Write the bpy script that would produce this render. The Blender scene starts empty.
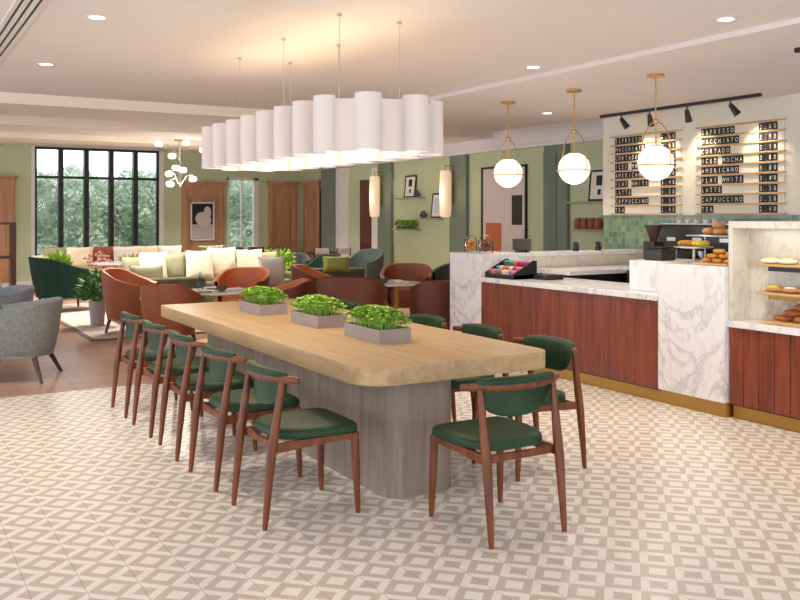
import bpy, bmesh, math, random
from mathutils import Vector, Matrix
PI = math.pi
R = math.radians
rnd = random.Random(7)
COL = bpy.context.scene.collection

# ------------------------------------------------------------------ colours / materials
def lin(c):
    return tuple((x/255/12.92) if x/255 <= .04045 else ((x/255+.055)/1.055)**2.4 for x in c)
def new_mat(name):
    m = bpy.data.materials.new(name); m.use_nodes = True
    nt = m.node_tree; b = nt.nodes['Principled BSDF']
    return m, nt, b
def setc(b, c): b.inputs['Base Color'].default_value = (*lin(c), 1)
def plain(name, c, rough=.5, metal=0, noise=0, nscale=8, bump=0, bscale=80, spec=None, coat=0, sheen=0):
    m, nt, b = new_mat(name); setc(b, c)
    b.inputs['Roughness'].default_value = rough; b.inputs['Metallic'].default_value = metal
    if spec is not None: b.inputs['Specular IOR Level'].default_value = spec
    if coat: b.inputs['Coat Weight'].default_value = coat; b.inputs['Coat Roughness'].default_value = .15
    if sheen: b.inputs['Sheen Weight'].default_value = sheen; b.inputs['Sheen Roughness'].default_value = .4
    tc = nt.nodes.new('ShaderNodeTexCoord')
    if noise:
        n = nt.nodes.new('ShaderNodeTexNoise'); n.inputs['Scale'].default_value = nscale; n.inputs['Detail'].default_value = 4
        nt.links.new(tc.outputs['Object'], n.inputs['Vector'])
        r = nt.nodes.new('ShaderNodeValToRGB')
        l = lin(c)
        r.color_ramp.elements[0].position = .3; r.color_ramp.elements[1].position = .7
        r.color_ramp.elements[0].color = (*[x*(1-noise) for x in l], 1)
        r.color_ramp.elements[1].color = (*[min(1, x*(1+noise)) for x in l], 1)
        nt.links.new(n.outputs['Fac'], r.inputs['Fac']); nt.links.new(r.outputs['Color'], b.inputs['Base Color'])
    if bump:
        n2 = nt.nodes.new('ShaderNodeTexNoise'); n2.inputs['Scale'].default_value = bscale; n2.inputs['Detail'].default_value = 3
        nt.links.new(tc.outputs['Object'], n2.inputs['Vector'])
        bp = nt.nodes.new('ShaderNodeBump'); bp.inputs['Strength'].default_value = bump; bp.inputs['Distance'].default_value = .004
        nt.links.new(n2.outputs['Fac'], bp.inputs['Height']); nt.links.new(bp.outputs['Normal'], b.inputs['Normal'])
    return m
def wood(name, c1, c2, axis='X', scale=1.0, rough=.4, coat=0, stretch=14):
    m, nt, b = new_mat(name); b.inputs['Roughness'].default_value = rough
    if coat: b.inputs['Coat Weight'].default_value = coat; b.inputs['Coat Roughness'].default_value = .2
    tc = nt.nodes.new('ShaderNodeTexCoord'); mp = nt.nodes.new('ShaderNodeMapping')
    s = {'X': (1, stretch, stretch), 'Y': (stretch, 1, stretch), 'Z': (stretch, stretch, 1)}[axis]
    mp.inputs['Scale'].default_value = tuple(x*scale for x in s)
    nt.links.new(tc.outputs['Object'], mp.inputs['Vector'])
    n = nt.nodes.new('ShaderNodeTexNoise'); n.inputs['Scale'].default_value = 1.5; n.inputs['Detail'].default_value = 6; n.inputs['Distortion'].default_value = .6
    nt.links.new(mp.outputs['Vector'], n.inputs['Vector'])
    r = nt.nodes.new('ShaderNodeValToRGB'); r.color_ramp.elements[0].position = .32; r.color_ramp.elements[1].position = .68
    r.color_ramp.elements[0].color = (*lin(c1), 1); r.color_ramp.elements[1].color = (*lin(c2), 1)
    nt.links.new(n.outputs['Fac'], r.inputs['Fac']); nt.links.new(r.outputs['Color'], b.inputs['Base Color'])
    return m
def math_node(nt, op, a, b=None, c=None):
    n = nt.nodes.new('ShaderNodeMath'); n.operation = op
    for i, v in enumerate((a, b, c)):
        if v is None: continue
        if hasattr(v, 'links') or hasattr(v, 'node'): nt.links.new(v, n.inputs[i])
        else: n.inputs[i].default_value = v
    return n.outputs[0]
def marble(name, base, vein, scale=1.6, rough=.18, thin=.06):
    m, nt, b = new_mat(name); b.inputs['Roughness'].default_value = rough
    tc = nt.nodes.new('ShaderNodeTexCoord'); mp = nt.nodes.new('ShaderNodeMapping')
    mp.inputs['Rotation'].default_value = (.5, .7, .3); mp.inputs['Scale'].default_value = (1, 1, .55)
    nt.links.new(tc.outputs['Object'], mp.inputs['Vector'])
    cols = []
    for sc, w, amt in ((scale, thin, .75), (scale*2.7, thin*.8, .4)):
        n = nt.nodes.new('ShaderNodeTexNoise'); n.inputs['Scale'].default_value = sc; n.inputs['Detail'].default_value = 7
        n.inputs['Roughness'].default_value = .6; n.inputs['Distortion'].default_value = 1.1
        nt.links.new(mp.outputs['Vector'], n.inputs['Vector'])
        d = math_node(nt, 'ABSOLUTE', math_node(nt, 'SUBTRACT', n.outputs['Fac'], .5))
        k = math_node(nt, 'SUBTRACT', 1.0, math_node(nt, 'MINIMUM', math_node(nt, 'DIVIDE', d, w), 1.0))
        cols.append(math_node(nt, 'MULTIPLY', math_node(nt, 'POWER', k, 1.6), amt))
    f = math_node(nt, 'MINIMUM', math_node(nt, 'ADD', cols[0], cols[1]), 1.0)
    big = nt.nodes.new('ShaderNodeTexNoise'); big.inputs['Scale'].default_value = 1.3
    nt.links.new(tc.outputs['Object'], big.inputs['Vector'])
    f = math_node(nt, 'MULTIPLY', f, math_node(nt, 'MULTIPLY', big.outputs['Fac'], 1.3))
    mx = nt.nodes.new('ShaderNodeMix'); mx.data_type = 'RGBA'
    mx.inputs['A'].default_value = (*lin(base), 1); mx.inputs['B'].default_value = (*lin(vein), 1)
    nt.links.new(f, mx.inputs['Factor']); nt.links.new(mx.outputs['Result'], b.inputs['Base Color'])
    return m
def emis(name, c, st, mixc=None):
    m, nt, b = new_mat(name); setc(b, mixc or c)
    b.inputs['Emission Color'].default_value = (*lin(c), 1); b.inputs['Emission Strength'].default_value = st
    b.inputs['Roughness'].default_value = .35
    return m
def tile_floor():
    m, nt, b = new_mat('patterned_tile'); b.inputs['Roughness'].default_value = .27
    b.inputs['Specular IOR Level'].default_value = .5
    g = nt.nodes.new('ShaderNodeNewGeometry'); sp = nt.nodes.new('ShaderNodeSeparateXYZ')
    nt.links.new(g.outputs['Position'], sp.inputs[0])
    S = .208
    x = math_node(nt, 'DIVIDE', math_node(nt, 'SUBTRACT', sp.outputs['X'], .109), S)
    y = math_node(nt, 'DIVIDE', math_node(nt, 'SUBTRACT', sp.outputs['Y'], .118), S)
    p = math_node(nt, 'ADD', x, y); q = math_node(nt, 'SUBTRACT', x, y)
    rp = math_node(nt, 'ROUND', p); rq = math_node(nt, 'ROUND', q)
    dp = math_node(nt, 'ABSOLUTE', math_node(nt, 'SUBTRACT', p, rp)); dq = math_node(nt, 'ABSOLUTE', math_node(nt, 'SUBTRACT', q, rq))
    r = math_node(nt, 'MAXIMUM', dp, dq)
    inner = math_node(nt, 'LESS_THAN', r, .25)
    par = math_node(nt, 'FLOORED_MODULO', math_node(nt, 'ADD', rp, rq), 2.0)      # 0: ring light, centre dark; 1: ring dark
    par = math_node(nt, 'GREATER_THAN', par, .5)
    dark = math_node(nt, 'ABSOLUTE', math_node(nt, 'SUBTRACT', inner, par))
    n = nt.nodes.new('ShaderNodeTexNoise'); n.inputs['Scale'].default_value = 9; n.inputs['Detail'].default_value = 5
    nt.links.new(g.outputs['Position'], n.inputs['Vector'])
    mx = nt.nodes.new('ShaderNodeMix'); mx.data_type = 'RGBA'
    mx.inputs['A'].default_value = (*lin((247, 240, 233)), 1); mx.inputs['B'].default_value = (*lin((211, 200, 186)), 1)
    nt.links.new(dark, mx.inputs['Factor'])
    m2 = nt.nodes.new('ShaderNodeMix'); m2.data_type = 'RGBA'; m2.blend_type = 'MULTIPLY'; m2.inputs['Factor'].default_value = .22
    rr = nt.nodes.new('ShaderNodeValToRGB'); rr.color_ramp.elements[0].position = .3; rr.color_ramp.elements[0].color = (.72, .7, .68, 1)
    rr.color_ramp.elements[1].position = .65
    nt.links.new(n.outputs['Fac'], rr.inputs['Fac'])
    nt.links.new(mx.outputs['Result'], m2.inputs['A']); nt.links.new(rr.outputs['Color'], m2.inputs['B'])
    gx = math_node(nt, 'ABSOLUTE', math_node(nt, 'SUBTRACT', x, math_node(nt, 'ROUND', x)))
    gy = math_node(nt, 'ABSOLUTE', math_node(nt, 'SUBTRACT', y, math_node(nt, 'ROUND', y)))
    gr = math_node(nt, 'MAXIMUM', math_node(nt, 'MULTIPLY', math_node(nt, 'LESS_THAN', gx, .007), .65), math_node(nt, 'MULTIPLY', math_node(nt, 'LESS_THAN', gy, .0055), .3))
    m3 = nt.nodes.new('ShaderNodeMix'); m3.data_type = 'RGBA'; m3.inputs['B'].default_value = (*lin((138, 124, 110)), 1)
    nt.links.new(gr, m3.inputs['Factor']); nt.links.new(m2.outputs['Result'], m3.inputs['A'])
    nt.links.new(m3.outputs['Result'], b.inputs['Base Color'])
    return m
def brick_mat(name, c1, c2, mortar, bw, bh, ms, rough, rot=(0, 0, 0), offset=.5, bias=0, yz=False):
    m, nt, b = new_mat(name); b.inputs['Roughness'].default_value = rough
    tc = nt.nodes.new('ShaderNodeTexCoord'); mp = nt.nodes.new('ShaderNodeMapping'); mp.inputs['Rotation'].default_value = rot
    if yz:
        s1 = nt.nodes.new('ShaderNodeSeparateXYZ'); s2 = nt.nodes.new('ShaderNodeCombineXYZ')
        nt.links.new(tc.outputs['Object'], s1.inputs[0]); nt.links.new(s1.outputs['Y'], s2.inputs['X']); nt.links.new(s1.outputs['Z'], s2.inputs['Y'])
        nt.links.new(s2.outputs[0], mp.inputs['Vector'])
    else: nt.links.new(tc.outputs['Object'], mp.inputs['Vector'])
    br = nt.nodes.new('ShaderNodeTexBrick'); br.inputs['Scale'].default_value = 1
    br.inputs['Brick Width'].default_value = bw; br.inputs['Row Height'].default_value = bh; br.inputs['Mortar Size'].default_value = ms
    br.inputs['Color1'].default_value = (*lin(c1), 1); br.inputs['Color2'].default_value = (*lin(c2), 1); br.inputs['Mortar'].default_value = (*lin(mortar), 1)
    br.offset = offset; br.inputs['Bias'].default_value = bias
    nt.links.new(mp.outputs['Vector'], br.inputs['Vector'])
    n = nt.nodes.new('ShaderNodeTexNoise'); n.inputs['Scale'].default_value = 2.2; n.inputs['Detail'].default_value = 6
    mp2 = nt.nodes.new('ShaderNodeMapping'); mp2.inputs['Scale'].default_value = (1, 8, 8) if bw > bh*3 else (2, 2, 2)
    nt.links.new(mp.outputs['Vector'], mp2.inputs['Vector']); nt.links.new(mp2.outputs['Vector'], n.inputs['Vector'])
    rr = nt.nodes.new('ShaderNodeValToRGB'); rr.color_ramp.elements[0].position = .3; rr.color_ramp.elements[0].color = (.78, .76, .74, 1); rr.color_ramp.elements[1].position = .7
    nt.links.new(n.outputs['Fac'], rr.inputs['Fac'])
    mx = nt.nodes.new('ShaderNodeMix'); mx.data_type = 'RGBA'; mx.blend_type = 'MULTIPLY'; mx.inputs['Factor'].default_value = .8
    nt.links.new(br.outputs['Color'], mx.inputs['A']); nt.links.new(rr.outputs['Color'], mx.inputs['B'])
    nt.links.new(mx.outputs['Result'], b.inputs['Base Color'])
    return m
def glass_mat(name, tint=(1, 1, 1), refl=.12):
    m = bpy.data.materials.new(name); m.use_nodes = True; nt = m.node_tree; nt.nodes.clear()
    o = nt.nodes.new('ShaderNodeOutputMaterial'); t = nt.nodes.new('ShaderNodeBsdfTransparent'); g = nt.nodes.new('ShaderNodeBsdfGlossy')
    t.inputs['Color'].default_value = (*tint, 1); g.inputs['Roughness'].default_value = .03
    fr = nt.nodes.new('ShaderNodeLayerWeight'); fr.inputs['Blend'].default_value = refl
    mx = nt.nodes.new('ShaderNodeMixShader')
    nt.links.new(fr.outputs['Fresnel'], mx.inputs['Fac']); nt.links.new(t.outputs[0], mx.inputs[1]); nt.links.new(g.outputs[0], mx.inputs[2])
    nt.links.new(mx.outputs[0], o.inputs['Surface'])
    return m

M = {}
M['tile'] = tile_floor()
M['woodfloor'] = brick_mat('plank_floor', (196, 160, 138), (178, 142, 120), (120, 82, 66), 1.5, .16, .003, .3)
M['rug'] = plain('rug_pile', (205, 192, 182), .95, noise=.16, nscale=3.5, bump=.5, bscale=120)
M['rugedge'] = plain('rug_binding', (120, 105, 95), .9)
M['ceil'] = plain('ceiling_paint', (238, 229, 226), .8)
M['ceilw'] = plain('ceiling_white', (238, 233, 234), .8)
M['cream'] = plain('cove_lit_cream', (246, 236, 218), .8)
M['green'] = plain('sage_wall_paint', (196, 206, 170), .7, noise=.03, nscale=1.2)
M['slate'] = plain('slate_green_paint', (122, 136, 122), .55)
M['white'] = plain('white_paint', (232, 228, 222), .5)
M['menuwall'] = plain('menu_wall_plaster', (228, 222, 208), .75, noise=.02)
M['gtile'] = brick_mat('green_glazed_tile', (86, 120, 98), (140, 158, 126), (140, 150, 130), .075, .075, .004, .12, offset=0, yz=True)
M['panelwood'] = wood('panelling_oak', (176, 128, 96), (200, 152, 116), 'Z', 1.0, .45, stretch=9)
M['darkwood'] = wood('dark_stained_wood', (62, 36, 26), (92, 54, 38), 'Z', 1.2, .4)
M['doorwood'] = wood('red_brown_door', (84, 34, 24), (110, 50, 34), 'Z', 1, .4)
M['oak'] = wood('oak_tabletop', (174, 144, 106), (196, 167, 126), 'Y', 1.0, .42, stretch=12)
M['greyoak'] = wood('grey_oak', (128, 112, 100), (154, 138, 124), 'Z', 1.0, .5, stretch=12)
M['walnut'] = wood('walnut', (86, 38, 13), (132, 68, 28), 'Z', 2.0, .42, coat=.0, stretch=10)
M['mahog'] = wood('mahogany_board', (104, 44, 28), (146, 70, 46), 'Z', 1.1, .35, coat=.15, stretch=11)
M['velvet'] = plain('green_leather', (30, 60, 34), .5, noise=.22, nscale=7, bump=.25, bscale=60, spec=.35)
M['velvetdark'] = plain('dark_green_velvet', (16, 48, 38), .75, noise=.12, nscale=5, spec=.25)
M['grey'] = plain('grey_boucle', (128, 132, 132), .9, noise=.2, nscale=30, bump=.5, bscale=90)
M['greyin'] = plain('grey_blue_boucle', (136, 144, 150), .9, noise=.1, nscale=30, bump=.5, bscale=90)
M['shelfp'] = plain('putty_paint', (176, 166, 136), .6)
M['leather'] = plain('tan_leather', (196, 106, 54), .42, noise=.12, nscale=4)
M['rust'] = plain('rust_leather', (146, 78, 48), .48, noise=.1, nscale=4)
M['brown'] = plain('brown_leather', (104, 54, 36), .45, noise=.1, nscale=4)
M['charcoal'] = plain('charcoal_fabric', (84, 94, 96), .85, noise=.1, nscale=20)
M['olive'] = plain('olive_fabric', (92, 88, 62), .85, noise=.15, nscale=14)
M['sage'] = plain('sage_cushion', (146, 144, 116), .85, noise=.1, nscale=9)
M['creamf'] = plain('cream_cushion', (226, 214, 192), .9, noise=.05, nscale=10, bump=.3, bscale=60)
M['whitef'] = plain('white_cushion', (226, 216, 208), .9, noise=.05, nscale=10)
M['lime'] = plain('lime_cushion', (150, 148, 70), .85, noise=.12, nscale=12)
M['marble'] = marble('white_marble', (242, 238, 238), (158, 158, 170), scale=1.3, thin=.028)
M['marblew'] = marble('warm_marble', (224, 216, 202), (158, 146, 132), scale=1.6, thin=.035)
M['marbletop'] = marble('marble_tabletop', (232, 222, 216), (176, 168, 166), scale=3)
M['brass'] = plain('brushed_brass', (190, 150, 84), .38, metal=.85)
M['gold'] = plain('satin_brass', (204, 160, 104), .28, metal=.95)
M['black'] = plain('black_metal', (30, 28, 28), .4)
M['window_black'] = plain('black_window_frame', (36, 32, 32), .45)
M['blackplastic'] = plain('black_plastic', (42, 40, 40), .35)
M['steel'] = plain('brushed_steel', (190, 190, 192), .3, metal=.8)
M['greybox'] = plain('grey_planter_concrete', (158, 146, 144), .7, noise=.05)
M['leaf'] = plain('herb_leaf', (150, 196, 74), .5, noise=.35, nscale=22)
M['leafd'] = plain('plant_leaf', (70, 120, 62), .5, noise=.35, nscale=12)
M['leafy'] = plain('lime_leaf', (150, 182, 70), .55, noise=.3, nscale=14)
M['hedge'] = plain('hedge_leaf', (176, 196, 174), .8, noise=.25, nscale=2.5)
M['soil'] = plain('soil', (60, 44, 32), .9)
M['globe'] = emis('opal_globe', (255, 240, 224), 1.0, (250, 244, 238))
M['bulb'] = emis('flower_globe', (255, 242, 222), .9)
M['lens'] = emis('downlight_lens', (255, 240, 215), 6)
M['shade'] = emis('sconce_shade', (255, 226, 192), .3)
M['trans'] = None
M['paper'] = plain('paper', (240, 236, 228), .6)
M['ink'] = plain('ink_black', (26, 24, 24), .6)
def hedge_mat():
    m, nt, b = new_mat('hedge_leaf'); out = nt.nodes['Material Output']
    tc = nt.nodes.new('ShaderNodeTexCoord'); n = nt.nodes.new('ShaderNodeTexNoise'); n.inputs['Scale'].default_value = 2.2; n.inputs['Detail'].default_value = 5
    nt.links.new(tc.outputs['Object'], n.inputs['Vector'])
    r = nt.nodes.new('ShaderNodeValToRGB'); r.color_ramp.elements[0].position = .35; r.color_ramp.elements[1].position = .65
    r.color_ramp.elements[0].color = (*lin((150, 170, 148)), 1); r.color_ramp.elements[1].color = (*lin((214, 220, 206)), 1)
    nt.links.new(n.outputs['Fac'], r.inputs['Fac']); nt.links.new(r.outputs['Color'], b.inputs['Base Color']); b.inputs['Roughness'].default_value = .9
    t = nt.nodes.new('ShaderNodeBsdfTranslucent'); nt.links.new(r.outputs['Color'], t.inputs['Color'])
    mx = nt.nodes.new('ShaderNodeMixShader'); mx.inputs['Fac'].default_value = .45
    nt.links.new(b.outputs[0], mx.inputs[1]); nt.links.new(t.outputs[0], mx.inputs[2]); nt.links.new(mx.outputs[0], out.inputs['Surface'])
    return m
M['hedge'] = hedge_mat()
M['grass'] = plain('outside_ground', (150, 160, 130), .9)
M['glass'] = glass_mat('window_glass')
M['bottle'] = glass_mat('bottle_glass', (.72, .78, .84), .3)
M['jar'] = glass_mat('jar_glass', (.98, .985, .985), .12)
M['tray'] = wood('beech_tray', (196, 154, 100), (218, 180, 128), 'Y', 2, .5)
M['bun'] = plain('baked_bun', (206, 146, 92), .5, noise=.2, nscale=14)
M['crust'] = plain('croissant_crust', (176, 104, 48), .45, noise=.25, nscale=20)
M['pasty'] = plain('golden_pastry', (208, 146, 58), .5, noise=.25, nscale=24)
M['lemon'] = plain('lemon_filling', (246, 220, 64), .4)
M['icing'] = plain('white_icing', (246, 238, 214), .45)
M['cookie'] = plain('cookie', (206, 142, 84), .6, noise=.3, nscale=30)
M['cookied'] = plain('chocolate_cookie', (136, 88, 64), .6, noise=.3, nscale=30)
M['label_teal'] = plain('teal_wrapper', (70, 150, 160), .35)
M['label_mag'] = plain('magenta_wrapper', (196, 36, 120), .35)
M['label_or'] = plain('orange_wrapper', (226, 130, 50), .35)
M['label_pink'] = plain('pink_wrapper', (226, 130, 140), .35)
M['label_cream'] = plain('cream_wrapper', (236, 216, 190), .4)
M['label_blue'] = plain('lilac_wrapper', (150, 140, 190), .35)
M['label_brown'] = plain('brown_wrapper', (168, 120, 100), .45)
M['mirrorpale'] = plain('pale_pink_board', (222, 208, 200), .6)
M['orange'] = plain('terracotta_board', (206, 112, 68), .6)
M['terra'] = plain('terracotta_pot', (150, 92, 72), .6, noise=.1)
M['flower'] = plain('pink_blossom', (214, 160, 146), .7, noise=.25, nscale=30)
def shade_panel_mat():
    m = bpy.data.materials.new('translucent_shade'); m.use_nodes = True; nt = m.node_tree; nt.nodes.clear()
    o = nt.nodes.new('ShaderNodeOutputMaterial'); d = nt.nodes.new('ShaderNodeBsdfDiffuse'); t = nt.nodes.new('ShaderNodeBsdfTranslucent')
    d.inputs['Color'].default_value = (*lin((240, 232, 232)), 1); t.inputs['Color'].default_value = (*lin((250, 236, 216)), 1)
    mx = nt.nodes.new('ShaderNodeMixShader'); mx.inputs['Fac'].default_value = .14
    nt.links.new(d.outputs[0], mx.inputs[1]); nt.links.new(t.outputs[0], mx.inputs[2]); nt.links.new(mx.outputs[0], o.inputs['Surface'])
    return m
M['trans'] = shade_panel_mat()

# ------------------------------------------------------------------ mesh builder
class MB:
    def __init__(s): s.bm = bmesh.new()
    def _new(s, vs, fs):
        v = [s.bm.verts.new(p) for p in vs]; out = []
        for f in fs:
            try: out.append(s.bm.faces.new([v[i] for i in f]))
            except ValueError: pass
        return v, out
    def box(s, x0, x1, y0, y1, z0, z1, bev=0, seg=2, mat=None):
        vs = [(x, y, z) for z in (z0, z1) for y in (y0, y1) for x in (x0, x1)]
        if mat is not None: vs = [mat @ Vector(p) for p in vs]
        v, f = s._new(vs, [(0, 2, 3, 1), (4, 5, 7, 6), (0, 1, 5, 4), (2, 6, 7, 3), (0, 4, 6, 2), (1, 3, 7, 5)])
        if bev:
            es = set(e for q in f for e in q.edges)
            bmesh.ops.bevel(s.bm, geom=list(es), offset=bev, segments=seg, profile=.5, affect='EDGES')
        return s
    def loft(s, rings, cap=True, closed=True):
        n = len(rings[0]); vv = [[s.bm.verts.new(p) for p in r] for r in rings]
        for a, b in zip(vv, vv[1:]):
            for i in range(n if closed else n-1):
                j = (i+1) % n
                try: s.bm.faces.new((a[i], a[j], b[j], b[i]))
                except ValueError: pass
        if cap and closed:
            s.bm.faces.new(vv[0][::-1]); s.bm.faces.new(vv[-1])
        return s
    def rod(s, pts, rad, seg=10, cap=True):
        pts = [Vector(p) for p in pts]
        if not isinstance(rad, (list, tuple)): rad = [rad]*len(pts)
        rings = []; prev = None
        for i, p in enumerate(pts):
            t = (pts[min(i+1, len(pts)-1)] - pts[max(i-1, 0)]).normalized()
            if prev is None:
                a = Vector((0, 0, 1)) if abs(t.z) < .9 else Vector((1, 0, 0))
                u = t.cross(a).normalized()
            else:
                u = (prev - t*prev.dot(t)).normalized()
            prev = u; w = t.cross(u)
            rings.append([p + rad[i]*(math.cos(2*PI*k/seg)*u + math.sin(2*PI*k/seg)*w) for k in range(seg)])
        return s.loft(rings, cap)
    def cyl(s, x, y, z0, z1, r, r1=None, seg=24):
        r1 = r if r1 is None else r1
        return s.rod([(x, y, z0), (x, y, z1)], [r, r1], seg)
    def lathe(s, prof, c=(0, 0, 0), seg=24, cap=True):
        rings = [[(c[0]+max(r, .0004)*math.cos(2*PI*k/seg), c[1]+max(r, .0004)*math.sin(2*PI*k/seg), c[2]+z) for k in range(seg)] for r, z in prof]
        return s.loft(rings, cap)
    def blob(s, c, sz, e=1.0, seg=16, rings=10, mat=None, ez=None):
        ez = e if ez is None else ez
        def sg(v, p): return math.copysign(abs(v)**p, v)
        rr = []
        for i in range(rings+1):
            ph = -PI/2 + PI*i/rings
            cz = sg(math.sin(ph), ez); cr = max(abs(math.cos(ph))**ez, .003)
            ring = []
            for k in range(seg):
                th = 2*PI*k/seg
                p = Vector((sz[0]*cr*sg(math.cos(th), e), sz[1]*cr*sg(math.sin(th), e), sz[2]*cz))
                if mat is not None: p = mat @ p
                ring.append(p+Vector(c))
            rr.append(ring)
        return s.loft(rr, True)
    def prism(s, poly, z0, z1, bev=0, seg=2):
        n = len(poly)
        v, f = s._new([(x, y, z0) for x, y in poly]+[(x, y, z1) for x, y in poly],
                      [tuple(range(n))[::-1], tuple(range(n, 2*n))]+[(i, (i+1) % n, n+(i+1) % n, n+i) for i in range(n)])
        if bev:
            es = set(list(f[0].edges)+list(f[1].edges))
            bmesh.ops.bevel(s.bm, geom=list(es), offset=bev, segments=seg, profile=.5, affect='EDGES')
        return s
    def leaf(s, p, d, l, w, up=None):
        p = Vector(p); d = Vector(d).normalized(); u = up or Vector((rnd.uniform(-1, 1), rnd.uniform(-1, 1), rnd.uniform(-1, 1)))
        sd = d.cross(u)
        if sd.length < .01: sd = d.cross(Vector((1, 0, 0)))
        sd.normalize(); nn = sd.cross(d)
        s._new([p, p+d*l*.45+sd*w/2+nn*w*.12, p+d*l, p+d*l*.45-sd*w/2+nn*w*.12], [(0, 1, 2, 3)])
        return s
    def mesh(s, name, mat, sharp=38):
        bmesh.ops.recalc_face_normals(s.bm, faces=s.bm.faces[:])
        me = bpy.data.meshes.new(name); s.bm.to_mesh(me); s.bm.free()
        if mat: me.materials.append(mat)
        me.shade_smooth()
        try: me.set_sharp_from_angle(angle=R(sharp))
        except Exception: pass
        return me

def tag(o, label=None, cat=None, group=None, kind=None):
    if label: o['label'] = label
    if cat: o['category'] = cat
    if group: o['group'] = group
    if kind: o['kind'] = kind
    return o
def thing(name, label, cat, loc=(0, 0, 0), rz=0, group=None):
    o = bpy.data.objects.new(name, None); COL.objects.link(o); o.empty_display_size = .1
    o.location = loc; o.rotation_euler = (0, 0, rz)
    return tag(o, label, cat, group)
def part(name, mb, mat, parent, label=None):
    me = mb.mesh(name, mat) if isinstance(mb, MB) else mb
    o = bpy.data.objects.new(name, me); COL.objects.link(o); o.parent = parent
    if label: o['label'] = label
    return o
def solo(name, mb, mat, label, cat, loc=(0, 0, 0), rz=0, group=None, kind=None):
    me = mb.mesh(name, mat) if isinstance(mb, MB) else mb
    o = bpy.data.objects.new(name, me); COL.objects.link(o); o.location = loc; o.rotation_euler = (0, 0, rz)
    return tag(o, label, cat, group, kind)
def struct(name, mb, mat, parent=None):
    o = bpy.data.objects.new(name, mb.mesh(name, mat)); COL.objects.link(o); o.parent = parent
    if parent is None: o['kind'] = 'structure'
    return o
def dup(root, loc, rz, label=None, group=None, sc=None):
    def rec(o, par):
        c = o.copy(); COL.objects.link(c)
        if par is not None: c.parent = par
        for ch in o.children: rec(ch, c)
        return c
    kids = list(root.children)
    r = root.copy(); COL.objects.link(r); r.location = loc; r.rotation_euler = (0, 0, rz)
    for ch in kids: rec(ch, r)
    if label: r['label'] = label
    if group: r['group'] = group
    if sc: r.scale = sc
    return r
def B(*a, **k): return MB().box(*a, **k)
def lamp(name, typ, loc, energy, color, rot=(0, 0, 0), **kw):
    l = bpy.data.lights.new(name, typ); l.energy = energy; l.color = color
    for k, v in kw.items(): setattr(l, k, v)
    o = bpy.data.objects.new(name, l); COL.objects.link(o); o.location = loc; o.rotation_euler = rot
    return o
WARM = (1.0, .80, .58); WARM2 = (1.0, .90, .77)
def at_depth(px, py, d):
    k = (px-400)/877
    return Vector((d*(.5098+.8603*k), d*(.8603-.5098*k), 1.55-(py-216)/877*d))

# ------------------------------------------------------------------ setting
struct('floor', B(-6, 9.4, -4, 8.16, -.1, 0), M['tile'])
struct('floor', B(-6, 9.4, 8.16, 20.5, -.1, 0), M['woodfloor'])
# ceiling with its steps and coffers
struct('ceiling', B(-6, 5.12, -4, 9.96, 2.84, 3.3), M['ceil'])
struct('ceiling', MB().box(5.12, 7.8, -4, 12.3, 2.80, 3.3).box(7.8, 9.24, -4, 8.42, 2.801, 3.3), M['ceil'])
cm = MB()
cm.box(-6, 5.12, 9.96, 11.1, 2.725, 3.3)
cm.box(-6, 5.12, 12.24, 13.3, 2.725, 3.3)
cm.box(-6, 8.9, 14.4, 15.2, 2.735, 3.3)
struct('ceiling', cm, M['ceil'])
struct('trim_4', MB().box(-6, 5.12, 9.948, 9.959, 2.725, 2.839).box(-6, 5.12, 12.228, 12.239, 2.725, 2.869).box(-6, 8.9, 14.388, 14.399, 2.735, 2.869), M['cream'])  # thin boards whose cream colour stands in for cove light on beam faces
cm = MB()
cm.box(-6, 5.12, 11.1, 12.24, 2.87, 3.3)
cm.box(-6, 5.12, 13.3, 14.4, 2.87, 3.3); cm.box(5.12, 9.4, 12.3, 14.4, 2.9, 3.3)
cm.box(-6, 9.4, 15.2, 20.5, 3.07, 3.3); cm.box(7.8, 9.4, 8.42, 12.3, 3.05, 3.3)
struct('ceiling', cm, M['ceilw'])
# back wall with two window openings
BY = 20.4
w = MB()
def wall_y(mb, x0, x1, z0, z1, y0=BY, y1=BY+.3): mb.box(x0, x1, y0, y1, z0, z1)
W1 = (2.86, 5.60, .45, 3.06); W2 = (7.22, 8.03, .72, 2.48)
wall_y(w, -6, W1[0], 0, 3.3); wall_y(w, W1[1], W2[0], 0, 3.3); wall_y(w, W2[1], 9.5, 0, 3.3)
wall_y(w, W1[0], W1[1], 0, W1[2]); wall_y(w, W1[0], W1[1], W1[3], 3.3)
wall_y(w, W2[0], W2[1], 0, W2[2]); wall_y(w, W2[0], W2[1], W2[3], 3.3)
struct('wall_back', w, M['green'])
struct('trim_1', B(-6, 9.24, BY-.05, BY-.001, 0, .14), M['white'])
# tall black window
wr = MB()
fx0, fx1, fz0, fz1 = W1
wr.box(fx0+.02, fx0+.07, BY+.02, BY+.12, fz0, fz1); wr.box(fx1-.07, fx1-.02, BY+.02, BY+.12, fz0, fz1)
wr.box(fx0+.02, fx1-.02, BY+.02, BY+.12, fz0, fz0+.06); wr.box(fx0+.02, fx1-.02, BY+.02, BY+.12, fz1-.05, fz1-.001)
win1 = bpy.data.objects.new('window_1', None); COL.objects.link(win1); win1['kind'] = 'structure'
part('window_frame', wr, M['window_black'], win1)
pw = (fx1-fx0-.04)/5
for i in range(1, 5):
    xx = fx0+.02+pw*i
    part('mullion', B(xx-.05, xx+.05, BY-.02, BY+.14, fz0+.06, fz1-.05), M['window_black'], win1)
part('transom', B(fx0+.07, fx1-.07, BY+.04, BY+.10, 2.375, 2.43), M['window_black'], win1)
for i in range(5):
    xx = fx0+.02+pw*i
    part('pane', B(xx+.05, xx+pw-.05, BY+.065, BY+.071, fz0+.06, fz1-.05), M['glass'], win1)
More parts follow.
